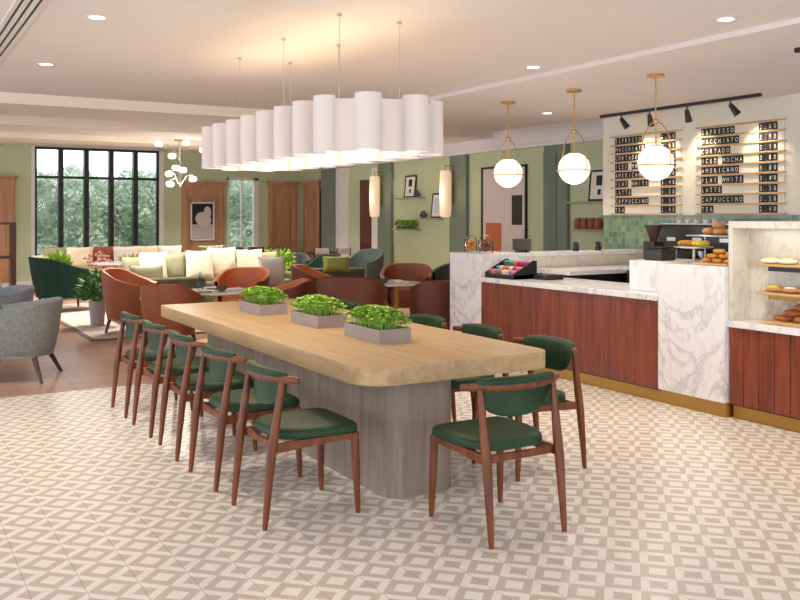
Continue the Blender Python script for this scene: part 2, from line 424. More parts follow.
part('casing', MB().box(fx0-.05, fx0+.02, BY-.03, BY+.02, fz0-.05, fz1).box(fx1-.02, fx1+.08, BY-.03, BY+.02, fz0-.05, fz1), M['white'], win1)
# white window
win2 = bpy.data.objects.new('window_2', None); COL.objects.link(win2); win2['kind'] = 'structure'
gx0, gx1, gz0, gz1 = W2
wr = MB().box(gx0, gx0+.06, BY-.01, BY+.1, gz0, gz1).box(gx1-.12, gx1, BY-.01, BY+.1, gz0, gz1).box(gx0, gx1, BY-.01, BY+.1, gz0, gz0+.06).box(gx0, gx1, BY-.01, BY+.1, gz1-.06, gz1)
part('window_frame', wr, M['white'], win2)
part('glazing_bar', MB().box((gx0+gx1)/2-.04, (gx0+gx1)/2-.005, BY+.01, BY+.08, gz0+.06, gz1-.06), M['white'], win2)
part('pane', B(gx0+.06, gx1-.12, BY+.05, BY+.056, gz0+.06, gz1-.06), M['glass'], win2)
part('window_sill', B(gx0-.06, gx1+.06, BY-.12, BY-.0, gz0-.05, gz0), M['white'], win2)
# right wall
struct('wall_right', B(9.24, 9.5, 8.42, 11.46, 0, 3.3), M['green'])
wr = MB().box(9.24, 9.5, 12.69, 16.9, 0, 3.3).box(9.24, 9.5, 11.46, 12.69, 2.38, 3.3).box(9.24, 9.5, 17.3, 20.4, 0, 3.3).box(9.24, 9.5, 16.9, 17.3, 2.36, 3.3)
struct('wall_right', wr, M['green'])
struct('trim_2', MB().box(9.12, 9.24, 8.45, 19.0, 2.67, 2.74, bev=.015).box(9.16, 9.24, 8.45, 19.0, 2.74, 3.05), M['ceilw'])
# menu wall block
struct('wall_menu', B(8.04, 9.24, -4, 8.42, 1.56, 2.80), M['menuwall'])
struct('wall_menu', B(8.05, 9.24, -4, 8.42, 0, 1.56), M['gtile'])
# pilasters
def pilaster(n, y0, y1, p=.16, louv=False):
    o = struct('wall_pilaster', B(9.24-p, 9.24, y0, y1, 0, 2.67), M['slate'])
    if louv:
        m = MB()
        yl = y0+(y1-y0)*.42
        for i in range(56): m.box(9.24-p-.02, 9.24-p, yl, y1, .35+i*.04, .35+i*.04+.026)
        part('louvre', m, M['slate'], o)
pilaster(1, 18.5, 19.2, .08); pilaster(2, 15.86, 16.42, .07); pilaster(3, 13.12, 13.66, .07); pilaster(4, 10.40, 10.94, .07, True)
struct('wall_niche', B(9.2, 9.24, 17.86, 18.49, 0, 2.66), M['white'])
struct('trim_3', B(9.2, 9.24, 16.43, 16.74, 0, 2.6), M['white'])
d1 = struct('door_1', B(9.2, 9.26, 16.78, 17.28, 0, 2.35), M['doorwood'])
part('door_handle', MB().rod([(9.2, 16.86, 1.0), (9.14, 16.86, 1.0), (9.14, 16.98, 1.0)], .01), M['brass'], d1)
# opening with pale room behind
op = bpy.data.objects.new('door_2', None); COL.objects.link(op); op['kind'] = 'structure'
part('door_frame', MB().box(9.20, 9.26, 11.44, 11.47, 0, 2.40).box(9.20, 9.26, 12.67, 12.70, 0, 2.40).box(9.20, 9.26, 11.44, 12.70, 2.375, 2.41), M['window_black'], op)
part('boarded_panel', B(9.222, 9.25, 11.47, 12.67, 0, 2.375), M['mirrorpale'], op)
m = MB()
for i in range(11): m.box(9.212, 9.222, 11.54, 12.10, .2+i*.105, .2+i*.105+.09)
part('shutter', m, M['mirrorpale'], op)
part('dark_window', B(9.212, 9.223, 11.56, 11.83, 1.40, 1.90), M['black'], op, 'small dark window')
part('terracotta_panel', B(9.212, 9.223, 12.13, 12.57, .0, 1.43), M['orange'], op)
# wood panelling
def panel(name, label, x0, x1, zt, inner=True):
    t = thing(name, label, 'wood panelling', ((x0+x1)/2, BY, 0))
    hw = (x1-x0)/2
    part('back_board', B(-hw+.06, hw-.06, -.05, 0, .14, zt-.12), M['panelwood'], t)
    part('cornice', MB().box(-hw-.03, hw+.03, -.16, 0, zt-.05, zt, bev=.01).box(-hw, hw, -.12, 0, zt-.11, zt-.05, bev=.01).box(-hw+.03, hw-.03, -.09, 0, zt-.2, zt-.11), M['panelwood'], t)
    for s in (-1, 1):
        a = sorted((s*hw-s*.03, s*hw-s*.17))
        part('stile', B(a[0], a[1], -.085, 0, .14, zt-.2, bev=.006), M['panelwood'], t)
    part('rail', B(-hw+.17, hw-.17, -.08, 0, zt-.34, zt-.2, bev=.006), M['panelwood'], t)
    part('rail', B(-hw+.17, hw-.17, -.08, 0, .14, .6, bev=.006), M['panelwood'], t)
    b = MB()
    q = hw-.22
    b.box(-q, -q+.025, -.07, -.045, .64, zt-.4).box(q-.025, q, -.07, -.045, .64, zt-.4).box(-q, q, -.07, -.045, zt-.425, zt-.4).box(-q, q, -.07, -.045, .64, .665)
    part('moulding', b, M['panelwood'], t)
    return t
panel('wood_panel', 'tall oak wall panel behind the dark open shelf at the left edge', 1.3, 2.5, 2.41)
panel('wood_panel', 'oak wall panel with a black and white picture hung on it', 6.07, 7.15, 2.37)
panel('wood_panel', 'wide oak wall panel between white window and corner', 8.25, 9.06, 2.42)
t = thing('wood_panel', 'oak wall panel on the right wall beside the slate green pilaster', 'wood panelling', (9.238, 19.84, 0))
part('back_board', B(-.05, 0, -.5, .36, 0, 2.2), M['panelwood'], t)
part('cornice', MB().box(-.14, 0, -.55, .36, 2.36, 2.42, bev=.01).box(-.1, 0, -.52, .36, 2.2, 2.36), M['panelwood'], t)
for a in (-.5, .25): part('stile', B(-.08, 0, a, a+.13, .14, 2.2, bev=.006), M['panelwood'], t)
# picture with black and white print
t = thing('picture', 'black and white portrait print hung on the oak wall panel', 'picture', (6.58, BY-.085, .97))
part('picture_frame', MB().box(-.29, -.26, -.03, 0, 0, .91).box(.26, .29, -.03, 0, 0, .91).box(-.29, .29, -.03, 0, .88, .91).box(-.29, .29, -.03, 0, 0, .03), M['white'], t)
pr = part('print', B(-.26, .26, -.015, 0, .03, .88), plain('print_grey', (196, 188, 182), .5), t)
part('dark_field', B(-.25, .25, -.018, -.015, .38, .87), M['ink'], pr)
part('pale_shape', MB().blob((.02, -.019, .50), (.20, .004, .17), 1, 20, 10, Matrix.Rotation(.5, 3, 'Y')).blob((.12, -.019, .66), (.09, .004, .15), 1, 20, 10), plain('print_pale', (216, 206, 200), .5), pr)

# outside: ground and hedge
struct('ground_outside', B(-8, 24, 20.75, 32, -.1, 0), M['grass'])
hm = MB()
for i in range(40000):
    x = rnd.uniform(0, 15); top = 2.8+.12*math.sin(x*1.9)+.12*math.sin(x*4.3+1)+.16*math.sin(x*.7+2)
    z = top*(1-rnd.random()**1.2*1.0)
    y = 24.5+.4*math.sin(x*2.1+z*1.3)+.3*math.sin(z*3+x)+rnd.uniform(-.25, .25)
    hm.leaf((x, y, max(.02, z)), (rnd.uniform(-1, 1), rnd.uniform(-1, .3), rnd.uniform(-.6, 1)), rnd.uniform(.08, .17), rnd.uniform(.05, .10))
hm.box(0, 15, 25.1, 25.6, 0, 2.6)
solo('hedge', hm, M['hedge'], 'tall pale green leafy hedge outside the windows', 'hedge')

# ------------------------------------------------------------------ floor rug
t = thing('rug', 'pale patterned rug under the green armchair', 'rug', (3.55, 14.2, 0))
part('pile', B(-1.25, 1.25, -2.86, 2.0, .001, .014), M['rug'], t)
part('binding', MB().box(-1.31, -1.25, -2.92, 2.06, .001, .015).box(1.25, 1.31, -2.92, 2.06, .001, .015).box(-1.25, 1.25, -2.92, -2.86, .001, .015).box(-1.25, 1.25, 2.0, 2.06, .001, .015), M['rugedge'], t)

# ------------------------------------------------------------------ communal table
t = thing('communal_table', 'long oak communal table on a grey wood pedestal with rounded corners', 'table', (2.74, 5.86, 0))
def rrect(x0, x1, y0, y1, r, n=8):
    out = []
    if not isinstance(r, tuple): r = (r,)*4
    ra, rb, rc, rd = r
    for cx, cy, a, r in ((x1-ra, y1-ra, 0, ra), (x0+rb, y1-rb, 90, rb), (x0+rc, y0+rc, 180, rc), (x1-rd, y0+rd, 270, rd)):
        for i in range(n+1):
            th = R(a+90*i/n); out.append((cx+r*math.cos(th), cy+r*math.sin(th)))
    return out
part('tabletop', MB().prism(rrect(-.605, .65, -1.90, 1.93, (.1, .05, .18, .11)), .662, .76, bev=.004, seg=1), M['oak'], t)
part('pedestal', MB().prism(rrect(-.36, .10, -1.73, 1.45, .12), .0, .662), M['greyoak'], t)

# ------------------------------------------------------------------ dining chair (faces +X)
def dining_chair(label, group):
    t = thing('dining_chair', label, 'chair', (0, 0, 0), 0, group)
    hb = .735
    def arc(y, x0=-.205, k=1.5): return x0+k*y*y
    # seat: rounded trapezoid, softly domed
    m = MB()
    def outline(q, z):
        pts = []
        for i in range(44):
            a = 2*PI*i/44
            cx, cy = math.cos(a), math.sin(a)
            ex = .26 if cx > 0 else .5
            x = math.copysign(abs(cx)**ex, cx); y0 = math.copysign(abs(cy)**(.26 if cx > 0 else .42), cy)
            wid = .238 if x > 0 else .238-.05*(-x)**1.5
            pts.append((.232*x*q+.03, y0*wid*q, z))
        return pts
    m.loft([outline(.95, .420), outline(.995, .428), outline(1.0, .446), outline(.985, .460), outline(.94, .469), outline(.8, .475), outline(.5, .480), outline(.2, .481)])
    part('seat', m, M['velvet'], t)
    # frame
    m = MB()
    for s in (-1, 1):
        rg = []
        for x, y, zt, zb in ((.235, .212, .418, .392), (.0, .208, .418, .382), (-.13, .206, .418, .372), (-.245, .214, .412, .368)):
            rg.append([(x, s*y-.009, zb), (x, s*y+.009, zb), (x, s*y+.009, zt), (x, s*y-.009, zt)])
        m.loft(rg)
    m.box(.21, .232, -.205, .205, .375, .415, bev=.004, seg=1)
    m.box(-.215, -.195, -.2, .2, .375, .412, bev=.004, seg=1)
    part('seat_frame', m, M['walnut'], t)
    for s in (-1, 1):
        part('leg', MB().rod([(.245, s*.222, 0), (.243, s*.221, .04), (.236, s*.215, .25), (.23, s*.212, .42)], [.012, .015, .0215, .022], 12), M['walnut'], t)
    for s in (-1, 1):
        part('leg', MB().rod([(-.275, s*.222, 0), (-.27, s*.222, .05), (-.240, s*.220, .36), (-.224, s*.221, .46), (-.184, s*.223, hb-.01)], [.012, .0155, .024, .024, .0155], 12), M['walnut'], t)
    # curved top rail
    rings = []
    for i in range(25):
        y = -.30+.60*i/24; x = arc(y, -.232, 1.15)
        ee = 1-.25*abs(y/.30)**6
        tx = Vector((2*1.15*y, 1, 0)).normalized(); nx = Vector((tx.y, -tx.x, 0))
        ring = []
        for k in range(12):
            a = 2*PI*k/12
            u = math.copysign(abs(math.cos(a))**.6, math.cos(a))*.018*ee; v = math.copysign(abs(math.sin(a))**.6, math.sin(a))*.021*ee
            ring.append((x+nx.x*u, y+nx.y*u, hb+v))
        rings.append(ring)
    part('top_rail', MB().loft(rings), M['walnut'], t)
    # padded back: hangs inside the rail and rolls over its top
    m = MB(); N = 22; sec = 14; rings = []
    for i in range(N+1):
        q = -1+2*i/N; y = .235*q
        drop = .125*(1-abs(q)**2.8)**.5 if abs(q) < 1 else 0
        zb = hb-.03-max(drop, .004); zt = hb+.042-.012*abs(q)**4
        x = arc(y, -.232, 1.15)
        tx = Vector((2*1.15*y, 1, 0)).normalized(); nx = Vector((tx.y, -tx.x, 0))
        ends = 1-.6*abs(q)**8
        prof = [(-.026, hb+.012), (-.028, zt-.008), (-.014, zt+.004), (.014, zt+.004), (.042, zt-.012), (.052, zt-.05), (.05, (zb+zt)/2-.01), (.042, zb+.012), (.03, zb), (.020, zb+.006), (.018, (zb+zt)/2-.02), (.018, hb+.0)]
        prof = [(u*ends, v) for u, v in prof]
        rings.append([(x+nx.x*u, y+nx.y*u, v) for u, v in prof])
    part('backrest', m.loft(rings), M['velvet'], t)
    return t
Ls = ['green leather dining chair, nearest of the row on the left long side of the table',
      'green leather dining chair, second from the near end on the left long side',
      'green leather dining chair, third and middle one on the left long side',
      'green leather dining chair, fourth from the near end on the left long side',
      'green leather dining chair, farthest of the row on the left long side of the table']
Rs = ['green leather dining chair, nearest on the counter side of the table',
      'green leather dining chair, second from the near end on the counter side of the table',
      'green leather dining chair, third and middle one on the counter side of the table',
      'green leather dining chair, fourth on the counter side behind the middle planter',
      'green leather dining chair, farthest on the counter side behind the planters']
ys = [4.28, 5.0, 5.70, 6.385, 7.085]
ch = dining_chair(Ls[0], 'dining chairs round the communal table')
ch.location = (1.905, ys[0], 0)
for i in range(1, 5): dup(ch, (1.895, ys[i], 0), R([0, 1, -2, 1, 0][i]), Ls[i])
for i in range(5): dup(ch, (3.45, ys[i], 0), PI+R([0, -2, 1, 2, 0][i]), Rs[i])
dup(ch, (2.67, 3.57, 0), PI/2, 'green leather dining chair at the near short end of the table')

# ------------------------------------------------------------------ herb planters
def planter(label, loc, seed):
    t = thing('herb_planter', label, 'planter', loc, 0, 'grey herb planters on the communal table')
    hx, hy, h = .115, .235, .085
    m = MB()
    m.box(-hx, hx, -hy, -hy+.012, 0, h).box(-hx, hx, hy-.012, hy, 0, h).box(-hx, -hx+.012, -hy+.012, hy-.012, 0, h).box(hx-.012, hx, -hy+.012, hy-.012, 0, h).box(-hx+.012, hx-.012, -hy+.012, hy-.012, 0, .012)
    part('trough', m, M['greybox'], t)
    part('soil', B(-hx+.013, hx-.013, -hy+.013, hy-.013, .03, .07), M['soil'], t)
    r = random.Random(seed); m = MB()
    for i in range(760):
        a = r.uniform(0, 2*PI); q = r.random()**.5; px = (hx+.012)*q*math.cos(a); py = (hy+.012)*q*math.sin(a)*1.0
        if r.random() < .5: px = r.uniform(-hx-.008, hx+.008); py = r.uniform(-hy-.004, hy+.004)
        e = max(0, 1-(px/(hx+.03))**2)*max(0, 1-(abs(py)/(hy+.02))**3)
        top = .096+.105*e**.42
        z = top-r.random()**2*.05; s = r.uniform(.014, .024)
        for k in range(3):
            th = r.uniform(0, 2*PI)
            m.leaf((px, py, z), (math.cos(th), math.sin(th), r.uniform(.1, .7)), s*1.15, s*1.25, Vector((r.uniform(-.5, .5), r.uniform(-.5, .5), 1)))
        if i % 4 == 0: m.rod([(px*.8, py*.9, .068), (px, py, z)], .0016, 4)
    part('foliage', m, M['leaf'], t)
planter('grey trough of bright green herbs, nearest of the three on the communal table', (2.76, 4.95, .76), 1)
planter('grey trough of bright green herbs in the middle of the three on the communal table', (2.755, 5.82, .76), 2)
planter('grey trough of bright green herbs, farthest of the three on the communal table', (2.70, 6.76, .76), 3)

# ------------------------------------------------------------------ scalloped chandelier
t = thing('scalloped_chandelier', 'long white scalloped ring chandelier hanging above the communal table', 'chandelier', (2.75, 6.0, 1.95))
def ring_path():
    hx, hy, r = .36, 1.36, .28
    pts = []
    def seg(a, b, n):
        for i in range(n): pts.append((a[0]+(b[0]-a[0])*i/n, a[1]+(b[1]-a[1])*i/n))
    def arc(c, a0, n):
        for i in range(n): th = R(a0+90*i/n); pts.append((c[0]+r*math.cos(th), c[1]+r*math.sin(th)))
    seg((hx, -hy+r), (hx, hy-r), 120); arc((hx-r, hy-r), 0, 40); seg((hx-r, hy), (-hx+r, hy), 16); arc((-hx+r, hy-r), 90, 40)
    seg((-hx, hy-r), (-hx, -hy+r), 120); arc((-hx+r, -hy+r), 180, 40); seg((-hx+r, -hy), (hx-r, -hy), 16); arc((hx-r, -hy+r), 270, 40)
    return pts
rp = ring_path(); cum = [0]
for i in range(len(rp)):
    a = rp[i]; b = rp[(i+1) % len(rp)]; cum.append(cum[-1]+math.dist(a, b))
Ltot = cum[-1]; NL = 20; per = Ltot/NL
def on_path(s):
    s %= Ltot
    for i in range(len(rp)):
        if cum[i+1] >= s:
            f = (s-cum[i])/max(1e-9, cum[i+1]-cum[i]); a = rp[i]; b = rp[(i+1) % len(rp)]
            tx = Vector((b[0]-a[0], b[1]-a[1], 0)).normalized()
            return Vector((a[0]+(b[0]-a[0])*f, a[1]+(b[1]-a[1])*f, 0)), tx, Vector((tx.y, -tx.x, 0))
    return on_path(0)
def ribbon(c, tx, nx, rx, rn, sgn, h=.36, th=.006, n=14, a0=0, a1=180):
    m = MB(); rings = []
    for i in range(n+1):
        a = R(a0+(a1-a0)*i/n)
        o = c+tx*(math.cos(a)*rx)+nx*(sgn*math.sin(a)*rn); q = c+tx*(math.cos(a)*(rx-th))+nx*(sgn*math.sin(a)*(rn-th))
        rings.append([(o.x, o.y, 0), (o.x, o.y, h), (q.x, q.y, h), (q.x, q.y, 0)])
    return m.loft(rings)
OFF = per*.72
for k in range(NL):
    c, tx, nx = on_path(OFF+k*per)
    part('shade_lobe', ribbon(c, tx, nx, .083, .083, 1, h=.345, a0=-14, a1=194), M['trans'], t)
    c, tx, nx = on_path(OFF+(k+.5)*per)
    rx = per/2-.078
    part('shade_link', ribbon(c, tx, nx, rx+.003, rx*.9, -1, h=.325), M['trans'], t)
# carrying frame and cables
fr = MB()
fr.box(-.245, -.225, -1.05, 1.05, .33, .345).box(.20, .22, -1.05, 1.05, .33, .345)
for y in (-1.0, -.1, .8): fr.box(-.37, .37, y-.008, y+.008, .33, .345)
part('carrier_frame', fr, M['white'], t)
for y in (-1.0, -.1, .8):
    for x in (-.235, .21):
        c = part('cable', MB().cyl(x, y, .36, .885, .0022, seg=6), M['steel'], t)
        part('ceiling_cup', MB().cyl(x, y, .872, .889, .016, seg=14), M['steel'], c)
part('light_bar', MB().box(-.20, .17, -1.05, 1.05, .30, .318), emis('warm_light_bar', (255, 226, 180), 2.0), t)
for i, y in enumerate((-1.0, -.35, .35, 1.0)):
    lamp('chandelier_lamp', 'POINT', (2.74, 6.0+y, 1.95+.17), 4.5, WARM2, shadow_soft_size=.06)

# ------------------------------------------------------------------ downlights
def downlight(label, x, y, z, e=85, grp='recessed ceiling downlights'):
    t = thing('ceiling_downlight', label, 'light', (x, y, z), 0, grp)
    part('trim_ring', MB().lathe([(.052, -.001), (.052, -.006), (.075, -.006), (.078, -.001)], seg=28, cap=False), M['white'], t)
    part('lens', MB().cyl(0, 0, -.004, -.0005, .051, seg=24), M['lens'], t)
    lamp('downlight_lamp', 'SPOT', (x, y, z-.02), e, WARM2, spot_size=R(110), spot_blend=.8, shadow_soft_size=.05)
downlight('round recessed downlight beside the slotted air vent, nearer of two', 1.21, 5.89, 2.84)
downlight('round recessed downlight on the left, nearer the coffered ceiling', 1.21, 7.93, 2.84)
downlight('round recessed downlight in the main ceiling above the counter front', 4.86, 5.94, 2.84)
downlight('round recessed downlight nearest the viewer at top right', 4.76, 3.85, 2.84)
downlight('small recessed downlight in the lower ceiling between two globe pendants', 6.96, 8.24, 2.80)
# slot air vent
t = thing('air_vent', 'white slotted linear air vent in the ceiling at top left', 'vent', (.78, 5.0, 2.84))
m = MB()
for x in (-.075, -.028, .02, .068): m.box(x-.014, x+.014, -3.5, 3.2, -.012, -.0005)
part('slat', m, M['white'], t)
part('slot', B(-.08, .08, -3.5, 3.2, -.004, -.0004), M['black'], t)

# ------------------------------------------------------------------ globe pendants
def pendant(label, y):
    t = thing('globe_pendant', label, 'pendant lamp', (5.9, y, 2.02), 0, 'brass globe pendants over the counter')
    part('canopy', MB().cyl(0, 0, .757, .779, .075, seg=28), M['gold'], t)
    part('stem', MB().cyl(0, 0, .37, .76, .007, seg=10), M['gold'], t)
    part('collar', MB().lathe([(.0, .345), (.02, .35), (.026, .37), (.02, .39), (0, .395)], seg=16), M['gold'], t)
    part('stem', MB().cyl(0, 0, .14, .36, .006, seg=10), M['gold'], t)
    a = MB()
    for s in (-1, 1):
        pts = [(0, 0, .365), (0, s*.05, .352), (0, s*.10, .31), (0, s*.145, .24), (0, s*.168, .15), (0, s*.172, .05), (0, s*.17, -.02)]
        a.rod(pts, .0055, 8)
    part('yoke', a, M['gold'], t)
    part('band', MB().lathe([(.158, -.028), (.175, -.028), (.175, -.016), (.158, -.016)], seg=40, cap=False), M['gold'], t)
    part('globe', MB().blob((0, 0, 0), (.156, .156, .156), 1, 32, 20), M['globe'], t)
    part('cap', MB().lathe([(.05, .143), (.055, .15), (.04, .16), (.0, .162)], seg=20), M['gold'], t)
    lamp('pendant_lamp', 'POINT', (5.9, y, 2.02-.2), 5, WARM2, shadow_soft_size=.1)
pendant('brass globe pendant in front of the left menu board, nearest of three', 5.52)
pendant('brass globe pendant in front of the louvred pilaster, middle of three', 6.58)
pendant('brass globe pendant in front of the pale doorway, farthest of three', 7.64)

# ------------------------------------------------------------------ track lights
def aim_rod(m, p, d, l, r0, r1):
    d = Vector(d).normalized(); m.rod([p, Vector(p)+d*l], [r0, r1], 16)
t = thing('track_light', 'long black track with four spotlights in front of the menu boards', 'track light', (7.7, 6.95, 2.80))
part('track', B(-.018, .018, -1.15, 1.15, -.035, -.0005), M['black'], t)
for y, dy in ((.80, -.5), (.35, .2), (-.2, .15), (-.78, -.55)):
    h = MB(); h.cyl(0, y, -.085, -.03, .008, seg=8); d = Vector((.45, dy, -1)).normalized()
    p = Vector((0, y, -.08)); h.rod([p-d*.01, p+d*.04, p+d*.13], [.022, .03, .04], 16)
    part('spotlight_head', h, M['black'], t)
    lamp('track_lamp', 'SPOT', (7.7+d.x*.16, 6.95+y+d.y*.16, 2.80-.1-.16), 14, WARM, rot=Vector((.9, dy*.4, -1)).to_track_quat('-Z', 'Y').to_euler(), spot_size=R(85), spot_blend=.8, shadow_soft_size=.03)
t = thing('track_light', 'black ceiling track cut off by the right edge of the picture', 'track light', (5.87, 3.2, 2.80))
part('track', B(-.018, .018, -.92, .92, -.035, -.0005), M['black'], t)
part('spotlight_head', MB().rod([(0, -.5, -.03), (.0, -.5, -.08), (.05, -.5, -.2)], [.012, .028, .035], 14), M['black'], t)

# ------------------------------------------------------------------ menu boards
gcache = {}; tcache = {}
def glyph(chx):
    if chx not in gcache:
        cu = bpy.data.curves.new('g', 'FONT'); cu.body = chx; cu.size = 1; cu.resolution_u = 2
        ob = bpy.data.objects.new('g', cu); COL.objects.link(ob)
        dg = bpy.context.evaluated_depsgraph_get(); me = ob.evaluated_get(dg).to_mesh()
        vs = [v.co.copy() for v in me.vertices]; fs = [tuple(p.vertices) for p in me.polygons]
        ob.evaluated_get(dg).to_mesh_clear(); bpy.data.objects.remove(ob); bpy.data.curves.remove(cu)
        xs = [v.x for v in vs] or [0]; mid = (min(xs)+max(xs))/2
        gcache[chx] = ([(v.x-mid, v.y) for v in vs], fs)
    return gcache[chx]
MENU = ['ESPRESSO', 'MACCHIATO', 'CORTADO', 'ICED MOCHA', 'AMERICANO', 'FLAT WHITE', 'LATTE', 'CAPPUCCINO', 'TEA']
PR = ['2.60', '2.90', '3.10', '3.80', '3.00', '3.40', '3.50', '3.50', '2.40']
def board(label, y_left, length):
    t = thing('menu_board', label, 'menu board', (8.04, y_left, 1.575), 0, 'menu boards')
    part('backing', B(-.008, -.0005, -length+.03, -.03, -.0, .98), M['menuwall'], t)
    sp = .1085
    for i in range(10):
        part('rail', MB().box(-.035, -.008, -length, 0, i*sp-.008, i*sp+.008, bev=.003, seg=1), M['tray'], t)
    tw = (length-.12)*.0545
    for r_, (txt, pr) in enumerate(zip(MENU, PR)):
        z = (8-r_)*sp+.01
        for word, start in ((txt, .07), (pr, length-.07-4.6*tw)):
            for k, c in enumerate(word):
                if c == ' ': continue
                yc = -(start+(k+.5)*tw)
                if c not in tcache:
                    vs, fs = glyph(c); ink = MB(); ink._new([(-.009, -v[0]*.05, .016+v[1]*.072) for v in vs], fs)
                    tcache[c] = (MB().box(-.0085, 0, -tw*.43, tw*.43, 0, .084).mesh('letter_tile', M['ink']), ink.mesh('letter', M['paper']))
                q = part('letter_tile', tcache[c][0], None, t); q.location = (-.0085, yc, z)
                part('letter', tcache[c][1], None, q)
    return t
board('menu board on the left, behind the nearest globe pendant', 8.26, 1.16)
board('menu board on the right, fully in view above the display case', 6.90, 1.16)

# ------------------------------------------------------------------ counters
def planks(m, x, y0, y1, z0, z1, wdt, th=.022, gap=.0035):
    n = max(1, round((y1-y0)/wdt)); w_ = (y1-y0)/n
    for i in range(n): m.box(x, x+th, y0+i*w_+gap/2, y0+(i+1)*w_-gap/2, z0, z1, bev=.002, seg=1)
# left marble block and ledge
t = thing('marble_counter', 'white marble block with cookie jars on top at the far end of the counter', 'counter', (5.55, 7.96, 0))
part('block', B(0, .6, -.30, .30, .1, 1.14, bev=.004, seg=1), M['marble'], t)
part('ledge_wall', B(.6, 2.48, -.30, 0, .0, 1.10), M['marblew'], t)
part('ledge_top', B(.6, 2.48, -.32, .02, 1.10, 1.14, bev=.003, seg=1), M['marble'], t)
part('plinth', B(.04, .6, -.26, .26, 0, .1), M['brass'], t)
# wood counter
t = thing('counter_unit', 'long reddish wood panelled counter unit with brass plinth', 'counter', (5.55, 6.415, 0))
m = MB(); planks(m, 0, -1.245, 1.24, .115, .845, .124, gap=.0015)
part('front_panel', m, M['mahog'], t)
part('carcass', B(.022, .70, -1.24, 1.24, .1, .845), M['darkwood'], t)
part('plinth', B(.05, .68, -1.24, 1.24, 0, .1), M['brass'], t)
solo('worktop', B(5.53, 6.28, 5.175, 7.655, .846, .896, bev=.004, seg=1), M['marble'], 'white marble worktop on the long wood panelled counter', 'worktop')
# work counter inside
t = thing('back_counter', 'staff worktop with pale edge and dark front below the marble ledge', 'counter', (7.15, 7.36, 0))
part('cabinet', B(-.80, .85, -.25, .28, 0, .92), M['black'], t)  # black box stands in for the shaded void under the worktop
part('worktop', B(-.87, .87, -.29, .29, .92, .965), M['marble'], t)
t = thing('back_counter', 'long dark staff counter under the menu boards carrying the coffee machine', 'counter', (7.7, 4.6, 0))
part('cabinet', B(-.66, .33, -2.6, 2.4, 0, .96), M['darkwood'], t)
part('worktop', B(-.70, .34, -2.62, 2.42, .96, 1.0), M['marble'], t)
# marble block (right)
t = thing('marble_counter', 'tall white marble counter block with cake stands on top', 'counter', (5.55, 4.84, 0))
part('block', B(0, .72, -.33, .33, .115, 1.16, bev=.004, seg=1), M['marble'], t)
part('upstand', B(.18, .72, .33, .83, .897, 1.16, bev=.003, seg=1), M['marble'], t)
part('plinth', B(.035, .68, -.32, .32, 0, .115), M['brass'], t)
# right wood unit
t = thing('counter_unit', 'low reddish wood plank unit with brass plinth at the right edge', 'counter', (5.6, 3.4, 0))
m = MB(); planks(m, 0, -1.0, 1.10, .115, .70, .135, gap=.006)
part('front_panel', m, M['mahog'], t)
part('carcass', B(.022, .62, -1.0, 1.10, .1, .70), M['darkwood'], t)
part('plinth', B(.05, .58, -1.0, 1.10, 0, .1), M['brass'], t)
solo('worktop', B(5.58, 6.22, 2.4, 4.505, .701, .752, bev=.004, seg=1), M['marble'], 'white marble worktop below the pastry display', 'worktop')
t = thing('display_case', 'marble display case with pastry boards on shelves at right', 'display case', (5.6, 3.4, .753))
part('side_panel', B(0, .62, 1.065, 1.105, 0, .757), M['marblew'], t)
part('back_panel', B(.20, .62, -1.0, 1.065, 0, .757), M['marblew'], t)
part('top_panel', B(0, .20, -1.0, 1.065, .705, .757), M['marblew'], t)
for z in (.425, .215):
    sh = part('shelf', B(.02, .18, -.4, .885, z, z+.018, bev=.004, seg=1), M['tray'], t)
    part('bracket', B(.06, .20, -.3, .80, z-.035, z-.001), M['brass' if z < .3 else 'blackplastic'], sh)
lamp('case_lamp', 'AREA', (5.70, 3.9, 1.45), .5, WARM2, rot=(0, 0, 0), shape='RECTANGLE', size=.1, size_y=.9)
def crois(m, c, l, r, ang, up=0):
    pts = []; rad = []
    for i in range(13):
        q = -1+i/6; pts.append(Vector((math.cos(ang)*q*l/2-math.sin(ang)*-(q*q)*l*.22, math.sin(ang)*q*l/2+math.cos(ang)*-(q*q)*l*.22, r*.9+up))+Vector(c))
        rad.append(r*(1-.75*q*q)*(1+.08*(-1)**i))
    m.rod(pts, rad, 10)
def food(name, mbs, mat, label, cat, loc, rz=0, grp=None): return solo(name, mbs, mat, label, cat, loc, rz, grp)
# pastries on display shelves
def tart(loc, label, rz=0):
    t = thing('lemon_tart', label, 'pastry', loc, rz, 'yellow topped pastries on the shelves')
    part('crust', MB().blob((0, 0, .018), (.052, .075, .019), .8, 16, 8), M['icing'], t)
    part('filling', MB().blob((0, 0, .034), (.03, .045, .01), .9, 12, 6), M['lemon'], t)
    return t
for i, y in enumerate((4.20, 4.06, 3.88, 3.7)):
    tart((5.69, y, 1.198), ['yellow topped oval pastry at the left end of the upper shelf', 'yellow topped oval pastry second from left on the upper shelf', 'yellow topped oval pastry third from left on the upper shelf', 'yellow topped oval pastry fourth on the upper shelf'][i])
for i, y in enumerate((4.17, 4.03, 3.9, 3.76)):
    t = thing('filled_roll', ['open filled roll at the left end of the lower shelf', 'open filled roll second on the lower shelf', 'open filled roll third on the lower shelf', 'open filled roll fourth on the lower shelf'][i], 'pastry', (5.70, y, .988), R(20))
    part('bread', MB().blob((0, 0, .02), (.045, .07, .02), .9, 14, 8), M['bun'], t)
    part('filling', MB().blob((-.005, .01, .036), (.03, .045, .012), 1, 10, 6), M['lemon'] if i % 2 == 0 else M['icing'], t)
solo('wooden_board', B(-.075, .075, -.4, .40, 0, .02, bev=.005, seg=1), M['tray'], 'pale wooden serving board on the marble worktop in the display case', 'board', (5.72, 3.86, .753))
